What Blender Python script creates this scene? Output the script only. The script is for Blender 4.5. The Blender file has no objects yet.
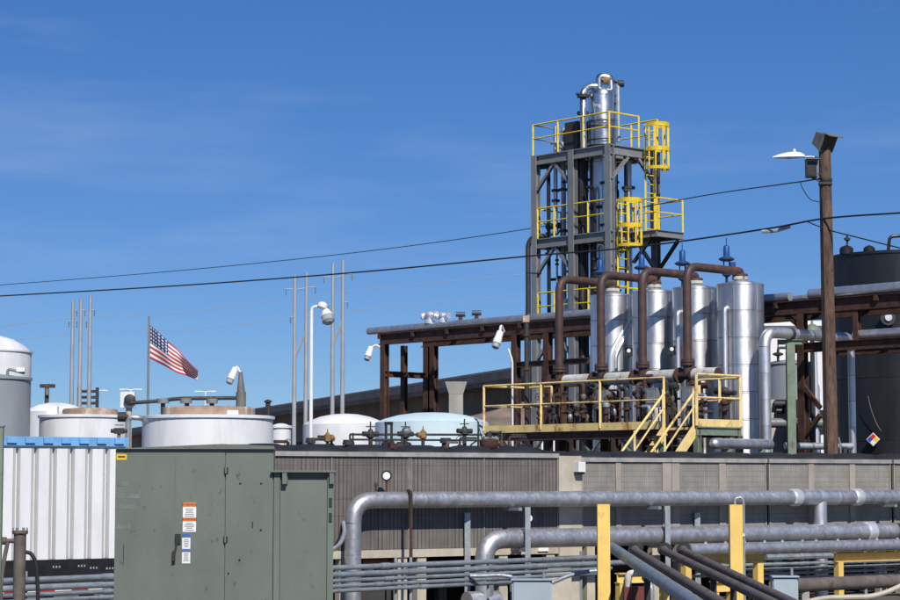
import bpy, math, random
from mathutils import Vector, Matrix
random.seed(7)
R = math.radians
SC = bpy.context.scene
COL = SC.collection

# ------------------------------------------------------------------ camera
F, H, HOR = 2100.0, 2.5, 480.0           # focal length in photo pixels, eye height, horizon row
PITCH = math.atan((HOR - 300) / F)
cam = bpy.data.cameras.new('camera')
cam.sensor_width = 36; cam.lens = F / 900 * 36
cam.clip_start = 0.5; cam.clip_end = 8000
co = bpy.data.objects.new('camera', cam); COL.objects.link(co)
co.location = (0, 0, H); co.rotation_euler = (math.pi / 2 + PITCH, 0, 0)
SC.camera = co

# ------------------------------------------------------------------ sky and sun
SUN_AZ, SUN_EL = 16.0, 43.0              # sun behind the camera, a little to the right
to_sun = Vector((math.sin(R(SUN_AZ)) * math.cos(R(SUN_EL)), -math.cos(R(SUN_AZ)) * math.cos(R(SUN_EL)), math.sin(R(SUN_EL))))
W = bpy.data.worlds.new('World'); SC.world = W; W.use_nodes = True
nt = W.node_tree; nt.nodes.clear()
out = nt.nodes.new('ShaderNodeOutputWorld'); bg = nt.nodes.new('ShaderNodeBackground')
sky = nt.nodes.new('ShaderNodeTexSky'); sky.sky_type = 'NISHITA'; sky.sun_disc = False
sky.sun_elevation = R(SUN_EL); sky.sun_rotation = R(180 - SUN_AZ)
sky.air_density = 1.0; sky.dust_density = 0.0; sky.ozone_density = 6.0; sky.altitude = 2300
bg.inputs[1].default_value = 0.10
tc = nt.nodes.new('ShaderNodeTexCoord')
mp = nt.nodes.new('ShaderNodeMapping'); mp.inputs['Scale'].default_value = (1.6, 1.0, 9.0); mp.inputs['Rotation'].default_value = (0, R(-9), 0); mp.inputs['Location'].default_value = (2.35, 0, 1.7)
nz = nt.nodes.new('ShaderNodeTexNoise'); nz.inputs['Scale'].default_value = 2.6; nz.inputs['Detail'].default_value = 7; nz.inputs['Roughness'].default_value = 0.55
mr = nt.nodes.new('ShaderNodeMapRange'); mr.inputs[1].default_value = 0.52; mr.inputs[2].default_value = 0.85; mr.inputs[3].default_value = 0; mr.inputs[4].default_value = 0.2
mx = nt.nodes.new('ShaderNodeMix'); mx.data_type = 'RGBA'; mx.inputs[7].default_value = (6.6, 7.6, 9.0, 1)
L = nt.links.new
L(tc.outputs['Generated'], mp.inputs[0]); L(mp.outputs[0], nz.inputs['Vector']); L(nz.outputs['Fac'], mr.inputs[0])
hs = nt.nodes.new('ShaderNodeHueSaturation'); hs.inputs['Saturation'].default_value = 1.22; hs.inputs['Hue'].default_value = 0.512; hs.inputs['Value'].default_value = 0.92
L(sky.outputs[0], hs.inputs['Color']); gm = nt.nodes.new('ShaderNodeGamma'); gm.inputs[1].default_value = 0.70; L(hs.outputs[0], gm.inputs[0])
tint = nt.nodes.new('ShaderNodeMix'); tint.data_type = 'RGBA'; tint.blend_type = 'MULTIPLY'; tint.clamp_result = False; tint.inputs[0].default_value = 1.0; tint.inputs[7].default_value = (1.0, 1.29, 1.62, 1)
L(gm.outputs[0], tint.inputs[6]); L(tint.outputs[2], mx.inputs[6]); L(mr.outputs[0], mx.inputs[0])
L(mx.outputs[2], bg.inputs[0]); L(bg.outputs[0], out.inputs[0])
sl = bpy.data.lights.new('sun', 'SUN'); sl.energy = 4.8; sl.angle = R(0.53); sl.color = (1.0, 0.95, 0.88)
so = bpy.data.objects.new('sun', sl); COL.objects.link(so); so.location = to_sun * 60
so.rotation_euler = to_sun.to_track_quat('Z', 'Y').to_euler()
SC.view_settings.view_transform = 'Standard'; SC.view_settings.look = 'None'
SC.view_settings.exposure = 0.0; SC.view_settings.gamma = 1.0

# ------------------------------------------------------------------ photo pixel -> place
def P(px, py, D):
    r = (px - 450) / F; u = (300 - py) / F
    yc = math.cos(PITCH) - u * math.sin(PITCH); zc = math.sin(PITCH) + u * math.cos(PITCH)
    s = D / yc
    return Vector((r * s, D, H + zc * s))
class Line:
    """vertical plane over a straight ground line: angle of its run, distance where it crosses straight ahead"""
    def __init__(s, ang, D0):
        s.t = math.tan(R(ang)); s.D0 = D0; s.ca = math.cos(R(ang)); s.sa = math.sin(R(ang))
        s.u = Vector((s.ca, s.sa, 0)); s.v = Vector((-s.sa, s.ca, 0))
    def D(s, px): return s.D0 / (1 - s.t * (px - 450) / F)
    def pt(s, px, py): return P(px, py, s.D(px))
    def a(s, px): return ((px - 450) / F * s.D(px)) / s.ca
    def z(s, px, py): return s.pt(px, py).z
    def at(s, a, b, z): return Vector((0, s.D0, z)) + s.u * a + s.v * b
    def m(s, px, n): return n * s.D(px) / F

# ------------------------------------------------------------------ mesh helpers
class MB:
    def __init__(s): s.v = []; s.f = []
    def add(s, vs, fs):
        n = len(s.v); s.v += [Vector(q) for q in vs]; s.f += [tuple(i + n for i in f) for f in fs]; return s
    def hexa(s, p):                                  # 4 bottom + 4 top corners
        return s.add(p, [(3, 2, 1, 0), (4, 5, 6, 7), (0, 1, 5, 4), (1, 2, 6, 5), (2, 3, 7, 6), (3, 0, 4, 7)])
    def box(s, c, dx, dy, dz, rz=0):
        c = Vector(c); m = Matrix.Rotation(rz, 3, 'Z'); p = []
        for z in (-dz / 2, dz / 2):
            for x, y in ((-1, -1), (1, -1), (1, 1), (-1, 1)): p.append(c + m @ Vector((x * dx / 2, y * dy / 2, z)))
        return s.hexa(p)
    def lbox(s, l, a0, a1, b0, b1, z0, z1):
        p = [l.at(a, b, z) for z in (z0, z1) for a, b in ((a0, b0), (a1, b0), (a1, b1), (a0, b1))]
        return s.hexa(p)
    def frame(s, p, q, up=None):
        d = (q - p).normalized()
        up = up or (Vector((0, 0, 1)) if abs(d.z) < 0.95 else Vector((0, 1, 0)))
        x = d.cross(up).normalized(); y = x.cross(d).normalized(); return d, x, y
    def bar(s, p, q, w, h, up=None):
        p = Vector(p); q = Vector(q); d, x, y = s.frame(p, q, up)
        c = [(-1, -1), (1, -1), (1, 1), (-1, 1)]
        return s.hexa([o + x * (i * w / 2) + y * (j * h / 2) for o in (p, q) for i, j in c])
    def ibeam(s, p, q, w, h, t=0.02, up=None):
        p = Vector(p); q = Vector(q); d, x, y = s.frame(p, q, up)
        s.bar(p + y * (h / 2 - t / 2), q + y * (h / 2 - t / 2), w, t, up); s.bar(p - y * (h / 2 - t / 2), q - y * (h / 2 - t / 2), w, t, up)
        return s.bar(p, q, t, h - 2 * t, up)
    def tube(s, pts, r, n=12, bend=0.0, caps=True, seg=5):
        pts = [Vector(p) for p in pts]
        if bend > 0 and len(pts) > 2:
            o = [pts[0]]
            for i in range(1, len(pts) - 1):
                a, b, c = pts[i - 1], pts[i], pts[i + 1]
                d1 = (a - b); d2 = (c - b); k = min(bend, d1.length * 0.49, d2.length * 0.49)
                p0 = b + d1.normalized() * k; p1 = b + d2.normalized() * k
                for j in range(seg + 1):
                    t = j / seg; o.append(p0 * (1 - t) ** 2 + b * 2 * t * (1 - t) + p1 * t * t)
            o.append(pts[-1]); pts = o
        m = len(pts); tang = []
        for i in range(m):
            d = (pts[min(i + 1, m - 1)] - pts[max(i - 1, 0)]); tang.append(d.normalized())
        ref = Vector((0, 0, 1)) if abs(tang[0].z) < 0.9 else Vector((1, 0, 0))
        x = tang[0].cross(ref).normalized(); vs = []; fs = []
        rr = r if isinstance(r, (list, tuple)) else [r] * m
        for i in range(m):
            x = (x - tang[i] * x.dot(tang[i])).normalized(); y = tang[i].cross(x)
            for k in range(n):
                a = 2 * math.pi * k / n; vs.append(pts[i] + (x * math.cos(a) + y * math.sin(a)) * rr[i])
        for i in range(m - 1):
            for k in range(n):
                k2 = (k + 1) % n; fs.append((i * n + k, i * n + k2, (i + 1) * n + k2, (i + 1) * n + k))
        if caps: fs.append(tuple(range(n - 1, -1, -1))); fs.append(tuple((m - 1) * n + k for k in range(n)))
        return s.add(vs, fs)
    def lathe(s, c, prof, n=24, axis=None):
        c = Vector(c); d = (axis or Vector((0, 0, 1))).normalized()
        ref = Vector((0, 1, 0)) if abs(d.y) < 0.9 else Vector((1, 0, 0))
        x = d.cross(ref).normalized(); y = d.cross(x); vs = []; fs = []
        for r, h in prof:
            for k in range(n):
                a = 2 * math.pi * k / n; vs.append(c + d * h + (x * math.cos(a) + y * math.sin(a)) * max(r, 1e-4))
        m = len(prof)
        for i in range(m - 1):
            for k in range(n):
                k2 = (k + 1) % n; fs.append((i * n + k, i * n + k2, (i + 1) * n + k2, (i + 1) * n + k))
        fs.append(tuple(range(n - 1, -1, -1))); fs.append(tuple((m - 1) * n + k for k in range(n)))
        return s.add(vs, fs)
    def build(s, name, mat, parent=None, smooth=True, angle=38):
        xs = [v.x for v in s.v]; ys = [v.y for v in s.v]; zs = [v.z for v in s.v]
        o = Vector(((min(xs) + max(xs)) / 2, (min(ys) + max(ys)) / 2, min(zs)))
        me = bpy.data.meshes.new(name); me.from_pydata([v - o for v in s.v], [], s.f)
        me.update()
        import bmesh
        bm = bmesh.new(); bm.from_mesh(me); bmesh.ops.recalc_face_normals(bm, faces=bm.faces); bm.to_mesh(me); bm.free()
        if smooth:
            me.polygons.foreach_set('use_smooth', [True] * len(me.polygons)); me.set_sharp_from_angle(angle=R(angle))
        me.materials.append(MAT[mat] if isinstance(mat, str) else mat)
        ob = bpy.data.objects.new(name, me); COL.objects.link(ob)
        WL[ob.name] = o
        if parent: ob.parent = parent; ob.location = o - WL[parent.name]
        else: ob.location = o
        return ob
WL = {}
def tag(o, label, cat, group=None):
    o['label'] = label; o['category'] = cat
    if group: o['group'] = group
    return o
def thing(name, label, cat, loc, group=None):
    o = bpy.data.objects.new(name, None); COL.objects.link(o); o.empty_display_size = 0.2
    o.location = loc; WL[o.name] = Vector(loc); return tag(o, label, cat, group)
def structure(o): o['kind'] = 'structure'; return o
def share(o, offset):                               # a copy of a part that shares its mesh
    c = o.copy(); COL.objects.link(c); c.location = o.location + Vector(offset); return c
def copy_tree(o, delta=None, parent=None):
    c = o.copy(); COL.objects.link(c); c.parent = parent; WL[c.name] = WL.get(o.name, Vector())
    if delta is not None: c.location = o.location + Vector(delta); WL[c.name] = WL[o.name] + Vector(delta)
    for ch in [q for q in o.children]: copy_tree(ch, None, c)
    return c

# ------------------------------------------------------------------ materials
MAT = {}
def M(name, col, rough=0.6, metal=0.0, var=0.25, scale=3.0, bump=0.15, rust=0.0, rustcol=(0.11, 0.045, 0.02), rscale=2.5, streak=0.0, jit=0.06, spec=0.5, dirt=0.0, bscale=40):
    m = bpy.data.materials.new(name); m.use_nodes = True; t = m.node_tree; N = t.nodes; l = t.links.new
    b = N['Principled BSDF']; b.inputs['Metallic'].default_value = metal; b.inputs['Specular IOR Level'].default_value = spec
    tc = N.new('ShaderNodeTexCoord'); oi = N.new('ShaderNodeObjectInfo')
    ad = N.new('ShaderNodeVectorMath'); ad.operation = 'MULTIPLY_ADD'; ad.inputs[1].default_value = (13, 7, 5)
    cmb = N.new('ShaderNodeCombineXYZ')
    for i in range(3): l(oi.outputs['Random'], cmb.inputs[i])
    l(cmb.outputs[0], ad.inputs[0]); l(tc.outputs['Object'], ad.inputs[2])
    vec = ad.outputs[0]
    def noise(sc, det=6, st=1.0, ro=0.6):
        mp = N.new('ShaderNodeMapping'); mp.inputs['Scale'].default_value = (1, 1, st); l(vec, mp.inputs[0])
        n = N.new('ShaderNodeTexNoise'); n.inputs['Scale'].default_value = sc; n.inputs['Detail'].default_value = det; n.inputs['Roughness'].default_value = ro
        l(mp.outputs[0], n.inputs['Vector']); return n.outputs['Fac']
    def mr(x, a, b_, c, d):
        q = N.new('ShaderNodeMapRange'); l(x, q.inputs[0])
        for i, val in enumerate((a, b_, c, d)): q.inputs[i + 1].default_value = val
        return q.outputs[0]
    def mix(fac, c1, c2):
        q = N.new('ShaderNodeMix'); q.data_type = 'RGBA'
        l(fac, q.inputs[0])
        for i, c in ((6, c1), (7, c2)):
            if isinstance(c, tuple): q.inputs[i].default_value = (*c, 1)
            else: l(c, q.inputs[i])
        return q.outputs[2]
    n1 = noise(scale, 7, 1.0 - 0.85 * streak)
    lo = tuple(c * (1 - var) for c in col); hi = tuple(min(1, c * (1 + var * 0.6)) for c in col)
    c = mix(mr(n1, 0.3, 0.7, 0, 1), lo, hi)
    if dirt:
        c = mix(mr(noise(scale * 0.7, 8, 0.25, 0.7), 0.5, 0.78, 0, dirt), c, (0.10, 0.085, 0.065))
    rf = None
    if rust:
        rf = mr(noise(rscale, 9, 0.55, 0.7), 0.62 - 0.22 * rust, 0.70 - 0.15 * rust, 0, 0.92); c = mix(rf, c, rustcol)
    hsv = N.new('ShaderNodeHueSaturation'); l(c, hsv.inputs['Color']); l(mr(oi.outputs['Random'], 0, 1, 1 - jit, 1 + jit), hsv.inputs['Value'])
    l(hsv.outputs[0], b.inputs['Base Color'])
    n3 = noise(scale * 2.3, 5, 1.0 - 0.8 * streak)
    rg = mr(n3, 0.3, 0.7, max(0.05, rough - 0.1), min(1, rough + 0.12))
    if rf is not None:
        q = N.new('ShaderNodeMath'); q.operation = 'MAXIMUM'; l(rg, q.inputs[0]); l(mr(rf, 0, 1, 0, 0.85), q.inputs[1]); rg = q.outputs[0]
        if metal: l(mr(rf, 0, 1, metal, 0), b.inputs['Metallic'])
    l(rg, b.inputs['Roughness'])
    if bump:
        bp = N.new('ShaderNodeBump'); bp.inputs['Strength'].default_value = bump; bp.inputs['Distance'].default_value = 0.02
        l(noise(bscale, 4), bp.inputs['Height']); l(bp.outputs[0], b.inputs['Normal'])
    MAT[name] = m; return m
M('rusty_steel', (0.075, 0.034, 0.022), 0.75, var=0.5, scale=4, rust=0.35, rustcol=(0.035, 0.018, 0.012))
M('brown_pipe', (0.072, 0.040, 0.034), 0.55, var=0.35, scale=5, rust=0.3, rustcol=(0.14, 0.055, 0.025))
M('grey_steel', (0.20, 0.21, 0.215), 0.5, 0.0, var=0.2, scale=2, jit=0.08, dirt=0.3)
M('dark_steel', (0.035, 0.034, 0.034), 0.6, var=0.4, scale=4, rust=0.25, rustcol=(0.06, 0.03, 0.02))
M('tower_yellow', (0.78, 0.55, 0.012), 0.5, var=0.2, scale=5, dirt=0.35, rust=0.05, rustcol=(0.3, 0.15, 0.03))
M('old_yellow', (0.80, 0.60, 0.24), 0.6, var=0.2, scale=3, rust=0.3, rustcol=(0.33, 0.13, 0.04), rscale=3, dirt=0.3)
M('post_yellow', (0.84, 0.57, 0.15), 0.5, var=0.12, scale=3, dirt=0.25, rust=0.1, rustcol=(0.35, 0.16, 0.04))
M('aluminium', (0.72, 0.72, 0.73), 0.46, 0.92, var=0.22, scale=2.2, streak=0.9, jit=0.10, bump=0.12, bscale=9, dirt=0.12)
M('lagging', (0.52, 0.52, 0.535), 0.48, 0.8, var=0.2, scale=5, jit=0.06, bump=0.06, bscale=14, dirt=0.25)
M('vessel_alu', (0.70, 0.70, 0.71), 0.43, 0.95, var=0.22, scale=2.2, streak=0.9, jit=0.10, bump=0.12, bscale=6, dirt=0.15)
M('stainless', (0.60, 0.62, 0.64), 0.34, 1.0, var=0.2, scale=2, streak=0.8, jit=0.06, bump=0.08, bscale=7)
M('bright_cap', (0.85, 0.85, 0.86), 0.36, 0.6, var=0.06, scale=5, bump=0)
M('galvanised', (0.36, 0.39, 0.41), 0.48, 0.5, var=0.25, scale=6, jit=0.1, dirt=0.15)
M('conduit', (0.27, 0.31, 0.34), 0.5, 0.35, var=0.3, scale=6, jit=0.12, dirt=0.2)
M('white_lagging', (0.55, 0.54, 0.50), 0.7, var=0.3, scale=6, dirt=0.55, rust=0.12, jit=0.08)
M('white_tank', (0.75, 0.755, 0.755), 0.5, var=0.1, scale=1.4, streak=0.8, dirt=0.4, bump=0.1, bscale=3)
M('stained_white', (0.74, 0.74, 0.73), 0.55, var=0.1, scale=1.2, rust=0.28, rustcol=(0.42, 0.27, 0.17), rscale=0.9, dirt=0.3)
M('tank_rust', (0.36, 0.25, 0.18), 0.75, var=0.35, scale=3, rust=0.3, rustcol=(0.62, 0.56, 0.48), rscale=1.5, dirt=0.3)
M('pale_blue', (0.60, 0.75, 0.79), 0.5, var=0.07, scale=1.5, dirt=0.2)
M('grey_tank', (0.27, 0.30, 0.32), 0.5, var=0.12, scale=1.2, streak=0.6, dirt=0.3)
M('black_tank', (0.013, 0.014, 0.016), 0.42, var=0.3, scale=1.2, streak=0.85, dirt=0.10)
M('cabinet_green', (0.142, 0.163, 0.137), 0.5, var=0.16, scale=1.6, jit=0.07, dirt=0.34, bump=0.1, bscale=6, streak=0.6, rust=0.02, rustcol=(0.07, 0.05, 0.035), rscale=9)
M('cabinet_dark', (0.018, 0.024, 0.02), 0.6, var=0.2)
M('green_steel', (0.17, 0.22, 0.16), 0.6, var=0.25, scale=4, rust=0.2, dirt=0.3)
M('cream_paint', (0.50, 0.45, 0.36), 0.6, var=0.18, scale=2.5, dirt=0.45, jit=0.06)
M('tan_paint', (0.34, 0.30, 0.25), 0.6, var=0.18, scale=2.5, dirt=0.4, jit=0.06)
M('roof_plate', (0.33, 0.32, 0.30), 0.6, var=0.3, scale=3, dirt=0.5)
M('black_rubber', (0.014, 0.014, 0.016), 0.7, var=0.3, scale=6)
M('black_paint', (0.012, 0.012, 0.014), 0.45, var=0.3, scale=3, dirt=0.15)
M('container_white', (0.74, 0.745, 0.74), 0.45, var=0.08, scale=1.6, streak=0.8, dirt=0.28, jit=0.03)
M('container_blue', (0.17, 0.40, 0.70), 0.5, var=0.15, scale=4, dirt=0.25)
M('red_tape', (0.45, 0.03, 0.03), 0.4, var=0.15)
M('white_paint', (0.78, 0.78, 0.76), 0.5, var=0.08, scale=3, dirt=0.15)
M('label_white', (0.80, 0.80, 0.78), 0.4, var=0.05, bump=0)
M('label_orange', (0.72, 0.22, 0.05), 0.4, var=0.1, bump=0)
M('label_blue', (0.06, 0.14, 0.38), 0.4, var=0.1, bump=0)
M('label_yellow', (0.75, 0.50, 0.02), 0.4, var=0.1, bump=0)
M('print_dark', (0.05, 0.05, 0.055), 0.5, var=0.1, bump=0)
M('print_grey', (0.30, 0.31, 0.33), 0.5, var=0.1, bump=0)
M('hazard_red', (0.70, 0.03, 0.025), 0.4, var=0.1, bump=0)
M('hazard_blue', (0.015, 0.09, 0.45), 0.4, var=0.1, bump=0)
M('hazard_yellow', (0.80, 0.62, 0.03), 0.4, var=0.1, bump=0)
M('concrete', (0.34, 0.33, 0.30), 0.85, var=0.25, scale=0.8, dirt=0.4)
M('bridge_dark', (0.14, 0.115, 0.10), 0.85, var=0.35, scale=0.4, dirt=0.3)
M('weathered', (0.135, 0.112, 0.096), 0.7, var=0.4, scale=5, rust=0.2, rustcol=(0.06, 0.045, 0.035), dirt=0.3)
M('concrete_dark', (0.26, 0.22, 0.19), 0.85, var=0.3, scale=0.6, dirt=0.4)
M('wood_pole', (0.125, 0.070, 0.046), 0.8, var=0.75, scale=14, streak=0.97, bump=0.6, bscale=25, dirt=0.4)
M('lamp_grey', (0.16, 0.155, 0.14), 0.6, var=0.3, scale=4, dirt=0.3)
M('lamp_glass', (0.34, 0.36, 0.37), 0.15, var=0.1, bump=0)
M('valve_blue', (0.014, 0.07, 0.24), 0.4, var=0.2, scale=5)
M('motor_blue', (0.05, 0.075, 0.11), 0.5, var=0.2)
M('valve_orange', (0.27, 0.155, 0.055), 0.6, var=0.35, scale=6, dirt=0.4)
M('pump_red', (0.16, 0.035, 0.028), 0.6, var=0.3, scale=4, dirt=0.3)
M('salmon_paint', (0.50, 0.20, 0.13), 0.6, var=0.2, scale=4, dirt=0.2)
M('box_grey', (0.36, 0.43, 0.47), 0.5, var=0.1, scale=2, dirt=0.2)
M('wire_black', (0.015, 0.015, 0.016), 0.6, var=0.1, bump=0)
M('far_steel', (0.36, 0.38, 0.40), 0.5, 0.2, var=0.15, scale=1)
M('ground_dirt', (0.20, 0.175, 0.14), 0.95, var=0.4, scale=0.35, bump=0.5, bscale=8)
M('yard', (0.11, 0.10, 0.09), 0.9, var=0.5, scale=0.7, bump=0.3, dirt=0.4)
M('slope_brown', (0.24, 0.18, 0.13), 0.95, var=0.5, scale=0.5, bump=0.5, bscale=3)
M('building_white', (0.80, 0.80, 0.79), 0.6, var=0.06, scale=0.5, dirt=0.15)
M('gauge_face', (0.82, 0.82, 0.80), 0.3, var=0.03, bump=0)

for _n, _a in (('vessel_alu', 0.6), ('stainless', 0.5)):      # rolled sheet: highlights drawn out along the height
    _t = MAT[_n].node_tree; _b = _t.nodes['Principled BSDF']; _g = _t.nodes.new('ShaderNodeTangent'); _g.direction_type = 'RADIAL'; _g.axis = 'Z'
    _b.inputs['Anisotropic'].default_value = _a; _b.inputs['Anisotropic Rotation'].default_value = 0.25; _t.links.new(_g.outputs[0], _b.inputs['Tangent'])
def coil_mat(name, col, line, sx, sz, u, wl=0.13, wz=0.12, hstr=0.5, vstr=0.9):
    """finned coil behind a guard: fine grid of fins and wires along the unit's run and its height"""
    m = M(name, col, 0.6, var=0.25, scale=2.2, dirt=0.35, jit=0.07, bump=0.0)
    t = m.node_tree; N = t.nodes; l = t.links.new; b = N['Principled BSDF']
    src = b.inputs['Base Color'].links[0].from_socket
    tc = N.new('ShaderNodeTexCoord'); d = N.new('ShaderNodeVectorMath'); d.operation = 'DOT_PRODUCT'; d.inputs[1].default_value = u
    l(tc.outputs['Object'], d.inputs[0]); sp = N.new('ShaderNodeSeparateXYZ'); l(tc.outputs['Object'], sp.inputs[0])
    def band(x, step, w):
        q = N.new('ShaderNodeMath'); q.operation = 'DIVIDE'; l(x, q.inputs[0]); q.inputs[1].default_value = step
        fl = N.new('ShaderNodeMath'); fl.operation = 'FLOOR'; l(q.outputs[0], fl.inputs[0])
        fr = N.new('ShaderNodeMath'); fr.operation = 'FRACT'; l(q.outputs[0], fr.inputs[0])
        lt = N.new('ShaderNodeMath'); lt.operation = 'LESS_THAN'; l(fr.outputs[0], lt.inputs[0]); lt.inputs[1].default_value = w
        wn = N.new('ShaderNodeTexWhiteNoise'); wn.noise_dimensions = '1D'; l(fl.outputs[0], wn.inputs['W'])
        return lt.outputs[0], wn.outputs['Value']
    def mul(a, b_):
        q = N.new('ShaderNodeMath'); q.operation = 'MULTIPLY'
        for i, s in ((0, a), (1, b_)):
            if isinstance(s, float): q.inputs[i].default_value = s
            else: l(s, q.inputs[i])
        return q.outputs[0]
    v1, r1 = band(d.outputs['Value'], sx, wl); h1, r2 = band(sp.outputs[2], sz, wz)
    def mixc(fac, c1, c2):
        q = N.new('ShaderNodeMix'); q.data_type = 'RGBA'; l(fac, q.inputs[0]); l(c1, q.inputs[6]); q.inputs[7].default_value = (*c2, 1); return q.outputs[2]
    ramp = N.new('ShaderNodeMapRange'); l(r1, ramp.inputs[0]); ramp.inputs[3].default_value = 0.15; ramp.inputs[4].default_value = 1.0
    c = mixc(mul(mul(v1, ramp.outputs[0]), vstr), src, line)
    ramp2 = N.new('ShaderNodeMapRange'); l(r2, ramp2.inputs[0]); ramp2.inputs[3].default_value = 0.1; ramp2.inputs[4].default_value = 1.0
    c = mixc(mul(mul(h1, ramp2.outputs[0]), hstr), c, line)
    # slight tone change from fin pack to fin pack
    hv = N.new('ShaderNodeHueSaturation'); l(c, hv.inputs['Color'])
    rv = N.new('ShaderNodeMapRange'); l(r1, rv.inputs[0]); rv.inputs[3].default_value = 0.90; rv.inputs[4].default_value = 1.08; l(rv.outputs[0], hv.inputs['Value'])
    l(hv.outputs[0], b.inputs['Base Color'])
    bp = N.new('ShaderNodeBump'); bp.invert = True; bp.inputs['Strength'].default_value = 0.6; bp.inputs['Distance'].default_value = 0.02
    am = N.new('ShaderNodeMath'); am.operation = 'MAXIMUM'; l(v1, am.inputs[0]); l(h1, am.inputs[1]); l(am.outputs[0], bp.inputs['Height']); l(bp.outputs[0], b.inputs['Normal'])
SA = 34.0
BANK = Line(SA, 40.0)
coil_mat('coil_dark', (0.160, 0.142, 0.125), (0.012, 0.012, 0.012), 0.085, 0.31, BANK.u, 0.20, 0.04, 0.35, 0.95)
coil_mat('coil_tan', (0.285, 0.265, 0.232), (0.12, 0.11, 0.095), 0.040, 0.11, BANK.u, 0.35, 0.16, 0.4, 0.6)

# ------------------------------------------------------------------ common builders
def handrail(parent, pts, mat, h=1.07, step=1.4, r=0.024, toe=0.0, mids=(0.55,), posts=None, skip=False):
    """posts, top rail and mid rail standing on the polyline pts (deck edge)"""
    up = Vector((0, 0, 1)); pts = [Vector(p) for p in pts]
    MB().tube([p + up * h for p in pts], r * 1.1, 6).build('top_rail', mat, parent)
    for q in mids: MB().tube([p + up * h * q for p in pts], r * 0.9, 6).build('mid_rail', mat, parent)
    spots = []
    for i in range(len(pts) - 1):
        d = pts[i + 1] - pts[i]; n = max(1, round(d.length / step))
        for k in range(n + (1 if i == len(pts) - 2 else 0)): spots.append(pts[i] + d * (k / n))
    if posts: spots = [Vector(p) for p in posts]
    if skip: spots = spots[1:]
    for p in spots: MB().bar(p, p + up * h, r * 2.1, r * 2.1).build('rail_post', mat, parent)
    if toe:
        for i in range(len(pts) - 1):
            MB().bar(pts[i] + up * toe / 2, pts[i + 1] + up * toe / 2, 0.012, toe).build('toe_board', mat, parent)
def jacketed(parent, p, q, r, step, mat='lagging', name='jacket_section', gap=0.009, n=18, core='grey_steel'):
    """straight lagged run: dark core with one sheet-metal section after another round it"""
    p = Vector(p); q = Vector(q); d = q - p; k = max(1, round(d.length / step)); s = d / k; dn = d.normalized()
    MB().tube([p, q], r * 0.98, n).build('pipe_core', core, parent)
    e = dn * gap / 2; bd = dn * min(0.035, s.length * 0.1)
    first = MB().tube([p + e, p + s - e], r, n).build(name, mat, parent, angle=28)
    for i in range(1, k): share(first, s * i)
def elbow(parent, a, b, c, r, bend, mat='lagging', name='elbow', n=18, seg=6, split=True):
    """curved bend from a round corner b to c, as gored segments when split"""
    a = Vector(a); b = Vector(b); c = Vector(c)
    pts = []
    for j in range(seg + 1):
        t = j / seg; pts.append(a * (1 - t) ** 2 + b * 2 * t * (1 - t) + c * t * t)
    return MB().tube(pts, r * 1.01, n).build(name, mat, parent)
def flange(mb, c, axis, r, t=0.05, n=16): return mb.lathe(Vector(c) - axis.normalized() * t / 2, [(r, 0), (r, t)], n, axis)
def handwheel(parent, c, r, mat, axis=Vector((0, 0, 1))):
    ax = axis.normalized(); ref = Vector((0, 1, 0)) if abs(ax.y) < 0.9 else Vector((1, 0, 0)); x = ax.cross(ref).normalized(); y = ax.cross(x)
    c = Vector(c); m = MB(); ring = [c + (x * math.cos(2 * math.pi * k / 14) + y * math.sin(2 * math.pi * k / 14)) * r for k in range(15)]
    m.tube(ring, r * 0.1, 6, caps=False)
    for k in range(4):
        q = (x * math.cos(math.pi / 2 * k) + y * math.sin(math.pi / 2 * k)) * r; m.tube([c, c + q], r * 0.07, 5)
    return m.build('handwheel', mat, parent)
def floodlight(name, label, base, head, aim, size, mat='white_paint', group=None, arm=True):
    """shoebox/bell floodlight: bracket arm, housing, lens"""
    t = thing(name, label, 'floodlight', base, group); base = Vector(base); head = Vector(head); aim = Vector(aim).normalized()
    if arm: MB().tube([base, Vector((head.x, head.y, max(head.z, base.z))) * 0.5 + base * 0.5 + Vector((0, 0, size * 0.5)), head - aim * size * 0.4], size * 0.09, 7, bend=size * 0.5).build('bracket', mat, t)
    MB().lathe(head - aim * size * 0.55, [(size * 0.12, -0.02), (size * 0.24, 0.0), (size * 0.26, size * 0.5), (size * 0.29, size * 0.55), (size * 0.29, size * 0.9)], 14, aim).build('housing', mat, t)
    MB().lathe(head + aim * size * 0.40, [(size * 0.27, 0), (size * 0.25, size * 0.26), (size * 0.16, size * 0.32)], 14, aim).build('lens', 'lamp_glass', t)
    return t
exec_order = 'ground first'

# ------------------------------------------------------------------ ground
g = MB(); n = 24; S = 3000
g.add([(-S, -200, 0), (S, -200, 0), (S, 2 * S, 0), (-S, 2 * S, 0)], [(0, 1, 2, 3)])
structure(g.build('ground', 'ground_dirt', smooth=False))
yard = MB(); yard.add([(-25, 18, 0.004), (40, 18, 0.004), (40, 80, 0.004), (-25, 80, 0.004)], [(0, 1, 2, 3)])
structure(yard.build('concrete_yard', 'yard', smooth=False))

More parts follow.
